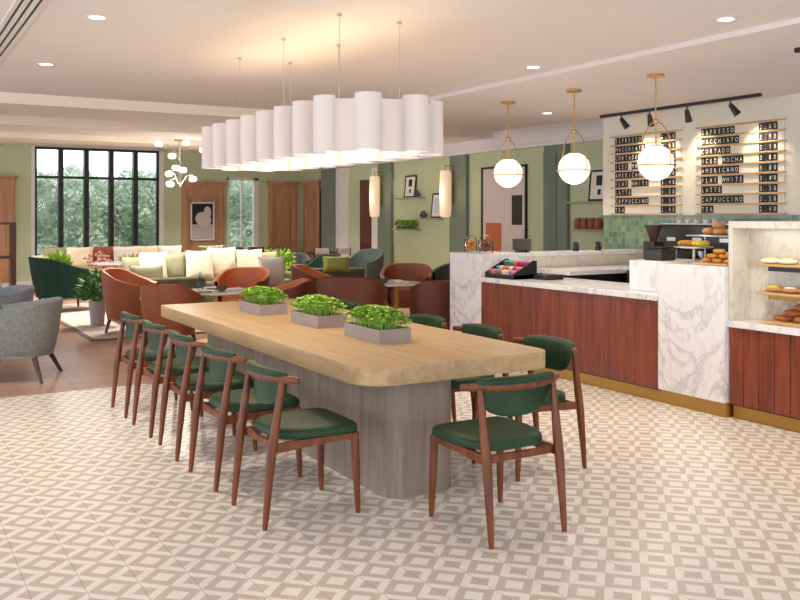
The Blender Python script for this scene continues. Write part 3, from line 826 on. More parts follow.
for i, (x, y, z, a) in enumerate(((5.72, 4.12, .774, .3), (5.71, 3.98, .774, -.2), (5.72, 4.05, .818, .1), (5.72, 3.9, .818, .5), (5.72, 3.97, .86, 0))):
    m = MB(); crois(m, (0, 0, 0), .15, .026, a+PI/2)
    food('croissant', m, M['crust'], ['brown croissant at the left end of the lowest board', 'brown croissant low in the stack on the board', 'brown croissant in the middle of the stack, left', 'brown croissant in the middle of the stack, right', 'brown croissant on top of the stack'][i], 'pastry', (x, y, z), 0, 'croissants on the lowest board')
for i, y in enumerate((3.84, 3.72)):
    food('yellow_pastry', MB().blob((0, 0, .025), (.05, .05, .025), .9, 14, 8), M['lemon'], 'yellow round pastry beside the croissant stack', 'pastry', (5.72, y, .774), 0, 'yellow pastries on the lowest board')
# cake stands on the marble block
bz = 1.161
t = thing('cake_stand', 'low pedestal cake stand with long golden pastries', 'cake stand', (5.88, 5.08, bz))
part('plate', MB().lathe([(0, .118), (.10, .118), (.165, .126), (.165, .132), (.10, .124), (0, .124)], seg=32), M['steel'], t)
part('stem', MB().lathe([(.055, 0), (.05, .008), (.012, .02), (.010, .11), (.03, .118)], seg=18), M['label_cream'], t)
for i in range(5):
    yy = 4.98+i*.05
    m = MB().blob((0, 0, .026), (.095, .024, .026), .85, 14, 8)
    food('eclair', m, M['pasty'] if i > 1 else M['lemon'], ['bright yellow long pastry at the right end of the low stand', 'bright yellow long pastry second from right on the low stand', 'golden long pastry in the middle of the low stand', 'golden long pastry second from left on the low stand', 'golden long pastry at the left end of the low stand'][i], 'pastry', (5.88, yy, bz+.133), .15, 'pastries on the low stand')
t = thing('cake_stand', 'tall stand with a flat tray of round buns', 'cake stand', (6.08, 5.00, bz))
part('tray', B(-.12, .12, -.30, .24, .215, .227, bev=.004, seg=1), M['steel'], t)
for y in (-.2, .2): part('post', MB().cyl(.08, y, 0, .216, .007, seg=10), M['steel'], t)
part('base', B(.02, .12, -.24, .24, 0, .008), M['steel'], t)
bl = ['round bun at the right end of the tall tray', 'round bun second from right on the tall tray', 'round bun in the middle of the tall tray', 'round bun left of the middle on the tall tray', 'round bun stacked on top of the others']
for i, (x, y, z) in enumerate(((6.08, 4.84, .228), (6.06, 4.96, .228), (6.07, 5.08, .228), (6.08, 4.73, .228), (6.08, 4.99, .283))):
    food('bun', MB().blob((0, 0, .03), (.056, .056, .032), .9, 18, 10), M['bun'], bl[i], 'bun', (x, y, bz+z), 0, 'buns on the tall tray')
solo('wooden_board', B(-.12, .12, -.16, .16, 0, .014, bev=.004, seg=1), M['tray'], 'wooden board under the golden pretzels beside the tall case', 'board', (5.76, 4.72, bz))
r2 = random.Random(5)
for i in range(6):
    m = MB(); a = i*.9
    pts = [(.036*math.cos(q*2*PI/14)*(1+.2*math.cos(2*q*2*PI/14)), .034*math.sin(q*2*PI/14), .018) for q in range(15)]
    m.rod(pts, .0165, 8); m.rod([(-.03, 0, .018), (.03, .003, .02)], .012, 8)
    o = food('pretzel', m, M['pasty'], ['golden pretzel on the left of the pile, bottom layer', 'golden pretzel at the front of the pile, bottom layer', 'golden pretzel on the right of the pile, bottom layer', 'golden pretzel in the second layer, left', 'golden pretzel in the second layer, right', 'golden pretzel topping the pile'][i], 'pretzel',
             (5.76+[0, -.01, .0, 0, .0, 0][i], 4.72+[.112, 0, -.112, .056, -.056, 0][i], bz+.016+[0, 0, 0, .037, .037, .074][i]), a, 'golden pretzels piled on the board')
# receipt printer
t = thing('receipt_printer', 'black receipt printer at the left end of the tall marble block', 'printer', (5.93, 5.50, bz))
part('housing', MB().prism([(-.09, -.1), (.09, -.1), (.09, .1), (-.09, .1)], 0, .1, bev=.012), M['blackplastic'], t)
part('paper_lid', MB().box(-.08, .05, -.085, .085, .1, .115, bev=.006), M['black'], t)
# espresso machine
t = thing('espresso_machine', 'large black espresso machine with cups on top on the back counter', 'coffee machine', (7.62, 6.25, 1.0))
part('body', B(-.22, .25, -.62, .65, .18, .46, bev=.03), M['blackplastic'], t)
part('base', B(-.24, .25, -.60, .63, .02, .09, bev=.015), M['steel'], t)
part('back_panel', B(.05, .24, -.58, .61, .09, .18), M['black'], t)
part('cup_rail', MB().box(-.2, .23, -.6, .63, .46, .468).rod([(-.2, -.6, .52), (-.2, .63, .52)], .006, 8), M['steel'], t)
for y in (-.25, .1, .45):
    g = part('group_head', MB().cyl(-.16, y, .11, .18, .035, seg=16), M['steel'], t)
    part('portafilter', MB().rod([(-.18, y, .12), (-.36, y, .115)], [.014, .018], 10), M['black'], g)
    part('badge', B(-.225, -.219, y-.06, y+.06, .28, .32), M['steel'], t)
for y in (-.58, .6): part('foot', MB().cyl(-.15, y*.9, 0, .02, .025, seg=12), M['black'], t)
for i in range(5):
    c = MB().lathe([(.025, 0), (.038, .05), (.040, .06), (.036, .06), (.024, .006), (0, .005)], seg=16)
    solo('cup', c, M['white'], ['white cup at the left end on top of the espresso machine', 'white cup second from left on the espresso machine', 'white cup in the middle on the espresso machine', 'white cup fourth from left on the espresso machine', 'white cup behind the topmost bun on the espresso machine'][i], 'cup', (7.55, 6.72-.12*i, 1.47), 0, 'white cups on the espresso machine')
t = thing('coffee_grinder', 'dark coffee grinder with flat hopper left of the espresso machine', 'coffee grinder', (7.15, 6.72, 1.0))
part('body', MB().box(-.08, .08, -.08, .08, .0, .28, bev=.015), M['blackplastic'], t)
part('hopper', MB().lathe([(.04, .28), (.08, .42), (.08, .43), (0, .43)], seg=20), M['darkwood'], t)
part('lid', MB().lathe([(0, .431), (.10, .431), (.10, .45), (0, .455)], seg=20), M['black'], t)

# jars with cookies
def jar(label, loc, cm, r, h, ncol, seed):
    t = thing('cookie_jar', label, 'jar', loc, 0, 'cookie jars on the marble block')
    part('glass', MB().lathe([(r*.9, 0), (r, .015), (r, h*.8), (r*.8, h*.93), (r*.8, h), (r*.75, h), (r*.75, h*.93), (r*.95, h*.79), (r*.95, .02), (0, .015)], seg=24, cap=False), M['jar'], t)
    part('lid', MB().lathe([(0, h+.001), (r*.82, h+.001), (r*.82, h+.016), (r*.2, h+.03), (0, h+.032)], seg=24), M['jar'], t)
    q = random.Random(seed); m = MB()
    for k in range(70):
        a = q.uniform(0, 2*PI); rr = q.uniform(0, r*.66); mat = Matrix.Rotation(q.uniform(-1.4, 1.4), 3, 'X') @ Matrix.Rotation(q.uniform(-1, 1), 3, 'Y')
        m.blob((rr*math.cos(a), rr*math.sin(a), q.uniform(.035, h*.82)), (.026, .026, .009), 1, 10, 6, mat)
    o = part('cookies', m, M[cm], t); o['kind'] = 'stuff'
jar('left glass jar of golden cookies on the marble block', (5.68, 8.03, 1.141), 'cookie', .072, .165, 3, 1)
jar('right glass jar of dark chocolate cookies on the marble block', (5.74, 7.83, 1.141), 'cookied', .082, .17, 3, 2)
# POS screen on the ledge
t = thing('till_screen', 'black till screen standing on the marble ledge', 'screen', (6.22, 7.80, 1.142))
rot = Matrix.Rotation(R(-20), 4, 'Y') @ Matrix.Rotation(R(0), 4, 'X')
part('screen', B(-.010, .010, -.105, .105, 0, .13, bev=.004, seg=1, mat=Matrix.Translation((0, 0, .022)) @ Matrix.Rotation(R(58), 4, 'Z') @ Matrix.Rotation(R(12), 4, 'Y')), M['blackplastic'], t)
part('stand', MB().box(-.06, .06, -.06, .06, 0, .018, bev=.005), M['black'], t)
# card terminal on the counter
t = thing('card_terminal', 'low dark card terminal on the worktop right of the sweets rack', 'card terminal', (5.93, 7.0, .897))
part('body', MB().box(-.12, .12, -.1, .1, 0, .05, bev=.01), M['blackplastic'], t)
part('keypad', MB().box(-.09, .0, -.07, .07, .05, .055), M['charcoal'], t)
# sweets rack
t = thing('sweets_rack', 'black tiered rack filled with coloured sweet packets', 'rack', (5.72, 7.38, .897))
t.scale = (.85, .86, .85)
m = MB()
m.box(-.15, .2, -.28, -.268, 0, .05).box(-.15, .2, .268, .28, 0, .05)
for s in (-.28, .268):
    v, f = m._new([(-.17, s, 0), (.2, s, 0), (.2, s, .22), (.14, s, .22), (-.17, s, .06)], [(0, 1, 2, 3, 4)])
    v2, f2 = m._new([(-.17, s+.012, 0), (.2, s+.012, 0), (.2, s+.012, .22), (.14, s+.012, .22), (-.17, s+.012, .06)], [(4, 3, 2, 1, 0)])
    for i in range(5): m.bm.faces.new((v[i], v[(i+1) % 5], v2[(i+1) % 5], v2[i]))
m.box(-.17, .2, -.27, .27, 0, .012).box(-.17, -.16, -.27, .27, 0, .05).box(.19, .2, -.27, .27, 0, .2)
m.box(-.05, -.042, -.27, .27, .012, .07).box(.07, .078, -.27, .27, .012, .13)
part('rack_frame', m, M['black'], t)
gl = ['cream packet', 'brown packet', 'pink packet', 'teal packet', 'orange packet', 'magenta packet', 'lilac packet']
rows = [(-.105, .045, ['label_pink', 'label_blue', 'label_cream', 'label_cream', 'label_brown', 'label_brown', 'label_pink', 'label_brown']),
        (.015, .085, ['label_pink', 'label_pink', 'label_mag', 'label_cream', 'label_or', 'label_or', 'label_cream', 'label_teal']),
        (.135, .145, ['label_mag', 'label_mag', 'label_mag', 'label_mag', 'label_or', 'label_teal', 'label_teal', 'label_teal'])]
nm = {'label_pink': 'pink', 'label_blue': 'lilac', 'label_cream': 'cream', 'label_brown': 'light brown', 'label_mag': 'magenta', 'label_or': 'orange', 'label_teal': 'teal'}
rown = ['front', 'middle', 'back']
posn = ['right end', 'second from right', 'third from right', 'fourth from right', 'fourth from left', 'third from left', 'second from left', 'left end']
for ri, (x, z, cs) in enumerate(rows):
    for k, c in enumerate(cs):
        m = MB().blob((0, 0, .0), (.03, .028, .045), .45, 12, 8, Matrix.Rotation(R(-20), 3, 'Y'))
        solo('sweet_packet', m, M[c], '%s sweet packet in the %s row of the rack, %s' % (nm[c], rown[ri], posn[k]), 'sweets', (5.72+x*.85, 7.38+(-.231+k*.066)*.86, .897+(z+.015)*.85), 0, 'sweet packets in the rack').scale = (.85, .86, .85)
# small coffee pots on the ledge
for i, x in enumerate((7.0, 7.35)):
    t = thing('coffee_pot', ['small black coffee pot on the marble ledge, left of two', 'small black coffee pot on the marble ledge next to the menu wall'][i], 'coffee pot', (x, 7.78, 1.141), 0, 'coffee pots on the ledge')
    part('body', MB().lathe([(.035, 0), (.04, .01), (.026, .07), (.034, .1), (0, .11)], seg=16), M['black'], t)
    part('handle', MB().rod([(0, -.03, .09), (0, -.06, .08), (0, -.055, .03), (0, -.035, .02)], .005, 6), M['black'], t)

# ------------------------------------------------------------------ wall shelves, frames, sconces
def wshelf(label, y0, y1, z, mat='shelfp', grp='floating wall shelves'):
    return solo('wall_shelf', B(9.08, 9.24, y0, y1, z-.03, z, bev=.004, seg=1), M[mat], label, 'shelf', (0, 0, 0), 0, grp)
wshelf('floating shelf with a framed picture, uppermost left of the right sconce', 14.62, 15.55, 1.92)
wshelf('floating shelf partly behind the right sconce', 13.95, 14.75, 1.51)
wshelf('floating shelf with green plants, lowest of three', 14.78, 15.65, 1.29)
wshelf('floating shelf with a framed picture left of the menu wall', 9.45, 10.3, 1.77)
wshelf('floating shelf with brown pots left of the menu wall', 9.45, 10.25, 1.35)
def frame(label, y, z, w_, h, dark=True, rz=0):
    t = thing('framed_picture', label, 'picture', (9.19, y, z))
    lean = Matrix.Rotation(R(6), 4, 'Y')
    b = MB()
    for a in ((-.015, .0, -w_/2, -w_/2+.03, 0, h), (-.015, 0, w_/2-.03, w_/2, 0, h), (-.015, 0, -w_/2+.03, w_/2-.03, 0, .03), (-.015, 0, -w_/2+.03, w_/2-.03, h-.03, h)): b.box(*a, mat=lean)
    part('frame', b, M['window_black'], t)
    p = part('print', B(-.008, 0, -w_/2+.03, w_/2-.03, .03, h-.03, mat=lean), M['paper'], t)
    if dark:
        part('motif', MB().box(-.010, -.008, -w_*.14, w_*.16, h*.5, h*.82, mat=lean).box(-.010, -.008, -w_*.1, w_*.06, h*.2, h*.38, mat=lean), M['ink'], p)
    else:
        part('motif', MB().box(-.010, -.008, -w_*.28, w_*.26, h*.2, h*.8, mat=lean), plain('pale_blue_print', (206, 216, 226), .5), p)
frame('black framed picture with dark motif on the uppermost floating shelf', 15.13, 1.921, .42, .45)
frame('black framed pale blue print on the shelf beside the right sconce', 14.15, 1.511, .36, .48, False)
frame('black framed picture with dark motif beside the menu wall', 9.72, 1.771, .42, .47)
def vase(label, y, z, s=1.0):
    solo('vase', MB().lathe([(.03*s, 0), (.06*s, .03*s), (.065*s, .07*s), (.03*s, .11*s), (.035*s, .13*s), (0, .125*s)], seg=18), M['charcoal'], label, 'vase', (9.15, y, z))
vase('small dark vase beside the picture on the uppermost shelf', 14.80, 1.921)
vase('small dark vase left of the pale blue print', 14.55, 1.511, 1.1)
def shelfplant(y, label):
    t = thing('potted_plant', label, 'plant', (9.15, y, 1.291), 0, 'small bushy plants on the lowest shelf')
    part('pot', MB().lathe([(.04, 0), (.05, .05), (0, .05)], seg=14), M['leafd'], t)
    m = MB()
    for i in range(150):
        a = rnd.uniform(0, 2*PI); e = rnd.uniform(-.3, 1.5)
        d = Vector((math.cos(a)*math.cos(e), math.sin(a)*math.cos(e), math.sin(e)))
        m.leaf(Vector((0, 0, .09))+d*.04, d, .06, .03)
    part('foliage', m, M['leafy'], t)
for i, y in enumerate((15.5, 15.3, 15.1, 14.92)): shelfplant(y, ['small lime green plant at the left end of the lowest shelf', 'small lime green plant second from left on the lowest shelf', 'small lime green plant third from left on the lowest shelf', 'small lime green plant at the right end of the lowest shelf'][i])
for i, y in enumerate((10.12, 9.97, 9.82, 9.68)):
    t = thing('storage_jar', ['reddish brown jar at the left end of the shelf beside the menu wall', 'reddish brown jar second from left beside the menu wall', 'reddish brown jar third from left beside the menu wall', 'reddish brown jar nearest the menu wall'][i], 'jar', (9.15, y, 1.351), 0, 'brown jars on the lower shelf')
    part('body', MB().lathe([(.05, 0), (.062, .02), (.062, .13), (.045, .16), (0, .16)], seg=18), M['terra'], t)
    part('lid', MB().lathe([(0, .161), (.048, .161), (.048, .178), (0, .18)], seg=18), M['tray'], t)
def sconce(label, y, x):
    t = thing('wall_sconce', label, 'wall lamp', (x, y, 1.53), 0, 'tall wall sconces')
    part('shade', MB().lathe([(0, 0), (.09, .0), (.105, .04), (.11, .2), (.11, .68), (.105, .82), (.09, .86), (0, .86)], c=(-.16, 0, 0), seg=24), M['shade'], t)
    part('bracket', MB().box(-.05, 0, -.04, .04, .25, .65).rod([(-.16, 0, .86), (-.16, 0, .95), (-.02, 0, .95), (-.02, 0, .6)], .012, 8), M['brass'], t)
    lamp('sconce_lamp', 'POINT', (x-.34, y, 1.96), 3, WARM, shadow_soft_size=.12)
sconce('tall cream wall sconce beside the dark door, left of two', 16.26, 9.17)
sconce('tall cream wall sconce on the wall beside the framed pictures, right of two', 13.55, 9.17)

# ------------------------------------------------------------------ lounge furniture
def tub(name, label, loc, rz, outer, inner, w_=.38, back=.78, arm=.60, legm='darkwood', cat='armchair', bot=.2, span=128, splay=.04, group=None):
    t = thing(name, label, cat, loc, rz, group)
    N = 30
    def hgt(th):
        c = (math.cos(th)+.6)/1.6
        c = max(0, min(1, c)); c = c*c*(3-2*c)
        return arm+(back-arm)*c
    def prof(th, s, off=0):
        a, b = w_*(.80+.20*s**.7)-off, w_*(.80+.20*s**.7)-off
        e = .82
        cx, cy = math.cos(th), math.sin(th)
        return (-math.copysign(abs(cx)**e, cx)*a, math.copysign(abs(cy)**e, cy)*b)
    mo = MB(); ringso = []; ringsi = []
    for i in range(N+1):
        th = R(-span+2*span*i/N); h = hgt(th); ro = []; ri = []
        for k in range(8):
            s = k/7; z = bot+(h-bot)*s; x, y = prof(th, s); ro.append((x, y, z))
        xo, yo = prof(th, 1); xi, yi = prof(th, 1, .05)
        ro.append(((xo*.6+xi*.4), (yo*.6+yi*.4), h+.014))
        for k in range(8):
            s = 1-k/7; z = bot+.04+(h-bot-.04)*s; x, y = prof(th, s, .055); ri.append((x, y, z))
        ringso.append(ro); ringsi.append([ro[-1]]+ri)
    # shell outer, closed back to itself by a thin inner skin
    rings = [a+[(p[0]*.985, p[1]*.985, p[2]-.004) for p in a[::-1]] for a in ringso]
    mo.loft(rings, True)
    bs = MB().prism([prof(R(a), 0) for a in range(-180, 180, 12)], bot-.02, bot+.02)
    o = part('shell', mo, outer, t)
    part('lining', MB().loft([a+[(p[0]*1.03, p[1]*1.03, p[2]-.002) for p in a[::-1]] for a in ringsi], True), inner, t)
    part('base', bs, outer, t)
    sc = []
    for z, q in ((bot+.02, .88), (bot+.1, .92), (bot+.21, .92), (bot+.245, .86), (bot+.255, .5)):
        sc.append([(prof(R(a), .3, .06)[0]*q+(.05 if abs(a) > 110 else .0), prof(R(a), .3, .06)[1]*q, z) for a in range(-180, 180, 10)])
    part('seat_cushion', MB().loft(sc), inner, t)
    for sx in (-1, 1):
        for sy in (-1, 1):
            x, y = sx*w_*.55, sy*w_*.55
            part('leg', MB().rod([(x+sx*splay, y+sy*splay, 0), (x, y, bot-.01)], [.015, .027], 10), M[legm], t)
    return t
# angle convention: chair faces local +X
tub('armchair', 'grey woven tub armchair nearest the viewer at the left edge', (1.13, 9.10, 0), R(155), M['grey'], M['greyin'], .40, .74, .66, splay=.10, bot=.25)
tub('armchair', 'grey blue tub armchair behind the woven one at the left edge', (1.14, 11.0, 0), R(190), M['greyin'], M['greyin'], .40, .72, .62, splay=.08, bot=.25)
tub('armchair', 'dark green velvet tub armchair standing on the rug below the tall window', (2.62, 15.1, .02), R(12), M['velvetdark'], M['velvetdark'], .56, .86, .62, bot=.24, splay=.02)
tub('armchair', 'tan leather tub armchair with bright orange inner side beside the leafy floor plant', (2.88, 11.85, .02), R(-38), M['rust'], M['leather'], .38, .82, .62)
tub('armchair', 'rust leather tub armchair seen from behind, just past the far end of the communal table', (2.90, 10.12, 0), R(48), M['rust'], M['leather'], .33, .765, .62)
tub('armchair', 'tan leather tub armchair behind the round marble table', (4.38, 11.75, .02), R(232), M['rust'], M['leather'], .38, .78, .62)
tub('armchair', 'brown leather tub armchair behind the farthest herb planter', (4.38, 10.25, 0), R(165), M['brown'], M['leather'], .33, .74, .6)
tub('armchair', 'brown leather tub armchair with orange inner rim behind the middle planter', (5.28, 11.1, 0), R(-35), M['brown'], M['leather'], .40, .86, .64)
tub('armchair', 'large dark brown leather tub armchair seen from behind, left of the marble block', (4.90, 9.40, 0), R(52), M['brown'], M['brown'], .43, .83, .60)
tub('armchair', 'rust leather tub armchair facing the viewer behind the small round table', (6.90, 11.45, 0), R(238), M['rust'], M['rust'], .40, .80, .62)
tub('armchair', 'charcoal upholstered armchair against the green wall beside the marble block', (7.85, 11.5, 0), R(210), M['charcoal'], M['charcoal'], .38, .78, .66)
tub('armchair', 'dark brown leather tub armchair partly hidden by the marble block', (5.80, 8.93, 0), R(75), M['brown'], M['brown'], .34, .78, .6)
tub('armchair', 'grey high backed armchair beside the dark door', (7.75, 14.4, 0), R(200), M['charcoal'], M['charcoal'], .36, .92, .7)
tub('armchair', 'blue grey armchair between the plant box and the wood panelled corner', (7.0, 16.0, 0), R(250), M['charcoal'], M['charcoal'], .36, .80, .66)
tub('armchair', 'small dark green armchair beside the pink flowers', (6.82, 14.3, 0), R(200), M['velvetdark'], M['velvetdark'], .34, .84, .6)

def round_table(label, loc, r=.42, h=.62, top='marbletop'):
    t = thing('round_table', label, 'table', loc)
    part('tabletop', MB().lathe([(0, h-.03), (r-.01, h-.03), (r, h-.02), (r, h-.005), (r-.006, h), (0, h)], seg=40), M[top], t)
    part('column', MB().cyl(0, 0, .03, h-.03, .03, seg=16), M['brass'], t)
    part('foot', MB().lathe([(0, 0), (.24, 0), (.24, .015), (.05, .035), (0, .035)], seg=28), M['brass'], t)
    return t
def plate(label, loc, r=.11, grp=None): return solo('plate', MB().lathe([(0, 0), (r*.6, 0), (r, .015), (r, .019), (r*.58, .006), (0, .006)], seg=26), M['white'], label, 'plate', loc, 0, grp)
def napkin(label, loc, rz=0): return solo('napkin', B(-.09, .09, -.06, .06, 0, .02, bev=.008), M['paper'], label, 'napkin', loc, rz)
def bowlitem(label, loc): return solo('bowl', MB().lathe([(.03, 0), (.06, .03), (.07, .06), (.064, .06), (.03, .012), (0, .01)], seg=20), M['charcoal'], label, 'bowl', loc)
T1 = (3.58, 10.50, 0)
round_table('round marble topped table with a bottle behind the communal table', T1, .42, .63)
t = thing('bottle', 'clear water bottle with dark label on the round marble table', 'bottle', (3.40, 10.58, .631))
part('glass', MB().lathe([(.035, 0), (.037, .01), (.037, .13), (.014, .17), (.013, .215), (0, .215)], seg=20), M['bottle'], t)
part('label_band', MB().lathe([(.0378, .05), (.0385, .05), (.0385, .11), (.0378, .11)], seg=20, cap=False), M['charcoal'], t)
part('cap', MB().cyl(0, 0, .216, .232, .015, seg=14), M['steel'], t)
plate('white plate on the round marble table behind the bottle', (3.62, 10.76, .631))
plate('white plate near the left rim of the round marble table', (3.38, 10.33, .631))
napkin('folded white napkin on the round marble table at right', (3.82, 10.47, .631), .3)
bowlitem('small dark bowl on the round marble table beside the bottle', (3.60, 10.36, .631))
T2 = (6.20, 10.55, 0)
round_table('small round marble table in front of the rust armchair beside the marble block', T2, .38, .62)
napkin('folded white napkin on the small round table', (6.25, 10.5, .621), 0)
bowlitem('dark bowl on the small round table', (6.02, 10.6, .621))
plate('white plate on the small round table', (6.3, 10.75, .621), .1)
T3 = (3.6, 16.0, .02)
round_table('round pale table behind the dark green armchair', T3, .42, .70)

# leafy floor plant between chairs
def leafy(name, label, loc, r, h, n, mat, ll, potm='greybox', cat='plant', potr=.12, poth=.22):
    t = thing(name, label, cat, loc)
    part('pot', MB().lathe([(potr*.75, 0), (potr, poth), (potr*.9, poth), (potr*.8, poth-.02), (0, poth-.02)], seg=20), M[potm], t)
    m = MB()
    for i in range(n):
        a = rnd.uniform(0, 2*PI); q = rnd.random()**.5; x, y = r*q*math.cos(a), r*q*math.sin(a)
        z = poth+(h-poth)*rnd.random()*(1-.4*q)
        d = Vector((x*.8+rnd.uniform(-.3, .3)*r, y*.8+rnd.uniform(-.3, .3)*r, r*.6*rnd.uniform(.1, 1.4)))
        m.leaf((x, y, z), d, ll*rnd.uniform(.7, 1.2), ll*.45)
        if i % 6 == 0: m.rod([(x*.1, y*.1, poth-.02), (x*.6, y*.6, (z+poth)/2), (x, y, z)], .003, 4)
    part('foliage', m, M[mat], t)
leafy('potted_plant', 'leafy green floor plant between the green and tan armchairs', (2.62, 12.75, .02), .22, .74, 260, 'leafd', .13, poth=.34)
leafy('potted_plant', 'bright green plant behind the green armchair at its left side', (2.85, 17.3, 0), .19, .86, 300, 'leafy', .11, potr=.18, poth=.6)
leafy('potted_plant', 'lime green plant to the left of the white sofa cushions', (4.25, 17.3, 0), .22, .80, 220, 'leafy', .10, potr=.18, poth=.58)
leafy('potted_plant', 'bright green leafy plant right of the sofa cushions', (6.35, 15.2, 0), .26, .96, 380, 'leafy', .13, potr=.2, poth=.55)
def flowers(label, loc, r, h):
    t = thing('flower_arrangement', label, 'flowers', loc)
    part('vase', MB().lathe([(r*.3, 0), (r*.4, h*.55), (r*.35, h*.6), (0, h*.6)], seg=16), M['whitef'], t)
    m = MB()
    for i in range(60):
        a = rnd.uniform(0, 2*PI); q = r*rnd.random()**.5
        m.blob((q*math.cos(a), q*math.sin(a), h*.6+(h*.42)*rnd.random()*(1-.4*q/r)), (.035, .035, .028), 1, 8, 5)
    part('blossoms', m, M['flower'], t)
flowers('pink blossom arrangement behind the dark green armchair', (3.55, 17.25, 0), .24, .90)
flowers('pink and cream blossom arrangement right of the bright green plant', (5.30, 12.9, .02), .20, .86)

# sofas
def sofa(label, loc, rz, L, mat, seatm, back=.66, depth=.85):
    t = thing('sofa', label, 'sofa', loc, rz)     # faces local -Y
    h = L/2
    part('base', B(-h, h, -depth/2, depth/2, .08, .30, bev=.03), mat, t)
    part('backrest', B(-h, h, depth/2-.2, depth/2, .28, back, bev=.05, seg=4), mat, t)
    for s in (-1, 1):
        a = sorted((s*h, s*(h-.16)))
        part('armrest', B(a[0], a[1], -depth/2, depth/2-.15, .28, .56, bev=.05, seg=4), mat, t)
    n = max(1, round((L-.32)/.85)); w_ = (L-.34)/n
    for i in range(n): part('seat_cushion', B(-h+.17+i*w_+.005, -h+.17+(i+1)*w_-.005, -depth/2-.01, depth/2-.2, .30, .45, bev=.04, seg=3), seatm, t)
    for sx in (-1, 1):
        for sy in (-1, 1): part('leg', MB().cyl(sx*(h-.1), sy*(depth/2-.1), 0, .085, .02, seg=10), M['darkwood'], t)
def pillow(label, loc, rz, mat, w_=.24, h=.24, th=.09, tilt=12, roll=0, grp='scatter cushions on the lounge sofas'):
    m = MB(); mat4 = Matrix.Rotation(R(-tilt), 3, 'X') @ Matrix.Rotation(R(roll), 3, 'Y')
    N = 12; rows_f = []; rows_b = []
    for sgn, rows_ in ((1, rows_f), (-1, rows_b)):
        for i in range(N+1):
            row = []
            for j in range(N+1):
                u, v = -1+2*i/N, -1+2*j/N
                pin = 1-.10*(1-abs(u)**2)*0-.0
                e = max(0, (1-u**4)*(1-v**4))**.5
                x = w_*u*(1-.09*(1-u*u)*0-.08*(1-v*v)*abs(u)*1.0); z = h*v*(1-.08*(1-u*u)*abs(v))
                row.append(mat4 @ Vector((x, sgn*(-th*e), z)))
            rows_.append(row)
    for rows_ in (rows_f, rows_b):
        vv = [[m.bm.verts.new(p) for p in r_] for r_ in rows_]
        for i in range(N):
            for j in range(N): m.bm.faces.new((vv[i][j], vv[i+1][j], vv[i+1][j+1], vv[i][j+1]))
    bmesh.ops.remove_doubles(m.bm, verts=m.bm.verts[:], dist=.0005)
    return solo('cushion', m, M[mat], label, 'cushion', loc, rz, grp)
sofa('olive fabric sofa facing the viewer, crowded with cream cushions', (4.70, 14.35, .02), 0, 3.1, M['olive'], M['olive'], .68)
def on_sofa(u, v, z):
    return (4.70+u, 14.35+v, z)
cush = [(-1.36, 'sage', .22, 'sage green cushion at the left end of the olive sofa'),
        (-1.05, 'creamf', .26, 'cream cushion second from left on the olive sofa'),
        (-.62, 'sage', .24, 'sage green cushion third from left on the olive sofa'),
        (-.16, 'creamf', .27, 'cream cushion left of the widest one on the olive sofa'),
        (.36, 'creamf', .29, 'widest cream cushion in the middle of the olive sofa'),
        (.86, 'creamf', .27, 'cream cushion right of the widest one on the olive sofa'),
        (1.3, 'sage', .24, 'sage green cushion at the right end of the olive sofa')]
for i, (u, mt, s, lb) in enumerate(cush): pillow(lb, on_sofa(u*.86, [.06, -.12][i % 2], .485+s*.93), 0, mt, s*.9, s*.94, .07, 10)
pillow('off white cushion leaning at the right end before the pink flowers', (5.02, 12.22, .43+.27), R(-10), 'whitef', .20, .25, .08, 10)
solo('ottoman', MB().blob((0, 0, .2), (.34, .34, .2), .5, 24, 10), M['olive'], 'olive ottoman under the off white leaning cushion', 'ottoman', (5.0, 12.22, .02))
# low olive loveseat seen from behind at left
t = thing('sofa', 'low olive loveseat seen from behind above the rust armchair', 'sofa', (3.60, 13.18, .02), R(180))
part('base', B(-.62, .62, -.38, .38, .08, .3, bev=.03), M['olive'], t)
part('backrest', B(-.62, .62, .2, .38, .28, .62, bev=.06, seg=4), M['olive'], t)
for s in (-1, 1): part('armrest', B(min(s*.62, s*.48), max(s*.62, s*.48), -.38, .22, .28, .5, bev=.05, seg=3), M['olive'], t)
part('seat_cushion', B(-.47, .47, -.39, .19, .3, .42, bev=.04, seg=3), M['sage'], t)
for sx in (-1, 1):
    for sy in (-1, 1): part('leg', MB().cyl(sx*.52, sy*.28, 0, .085, .02, seg=10), M['darkwood'], t)
pillow('sage green cushion lying on the low olive loveseat', (3.45, 13.27, .64), 0, 'sage', .26, .18, .07, 20)
# window-side sofa with bolsters
sofa('pale cream sofa along the tall window behind the olive sofa', (4.35, 18.9, 0), 0, 3.4, M['creamf'], M['creamf'], .74)
bol = [(-1.5, 'sage', 'sage bolster at the far left below the tall window'), (-1.0, 'creamf', 'cream bolster below the tall window, left of the red one'), (-.45, 'rust', 'reddish brown cushion below the tall window'), (.1, 'whitef', 'white cushion below the tall window, centre'), (.65, 'creamf', 'cream cushion below the tall window, right of centre'), (1.2, 'whitef', 'white cushion below the tall window, right end')]
for i, (u, mt, lb) in enumerate(bol): pillow(lb, (4.35+u*.84, 18.92-[0, .18][i % 2], .47+.235), 0, mt, .27, .22, .07, 10)
pillow('rounded sage green cushion above the cream ones in front of the oak panel', (5.72, 17.12, .84), 0, 'sage', .28, .12, .10, 8)
sofa('sage fabric sofa in front of the oak panel with the portrait', (5.65, 17.2, 0), 0, 1.5, M['sage'], M['sage'], .78)
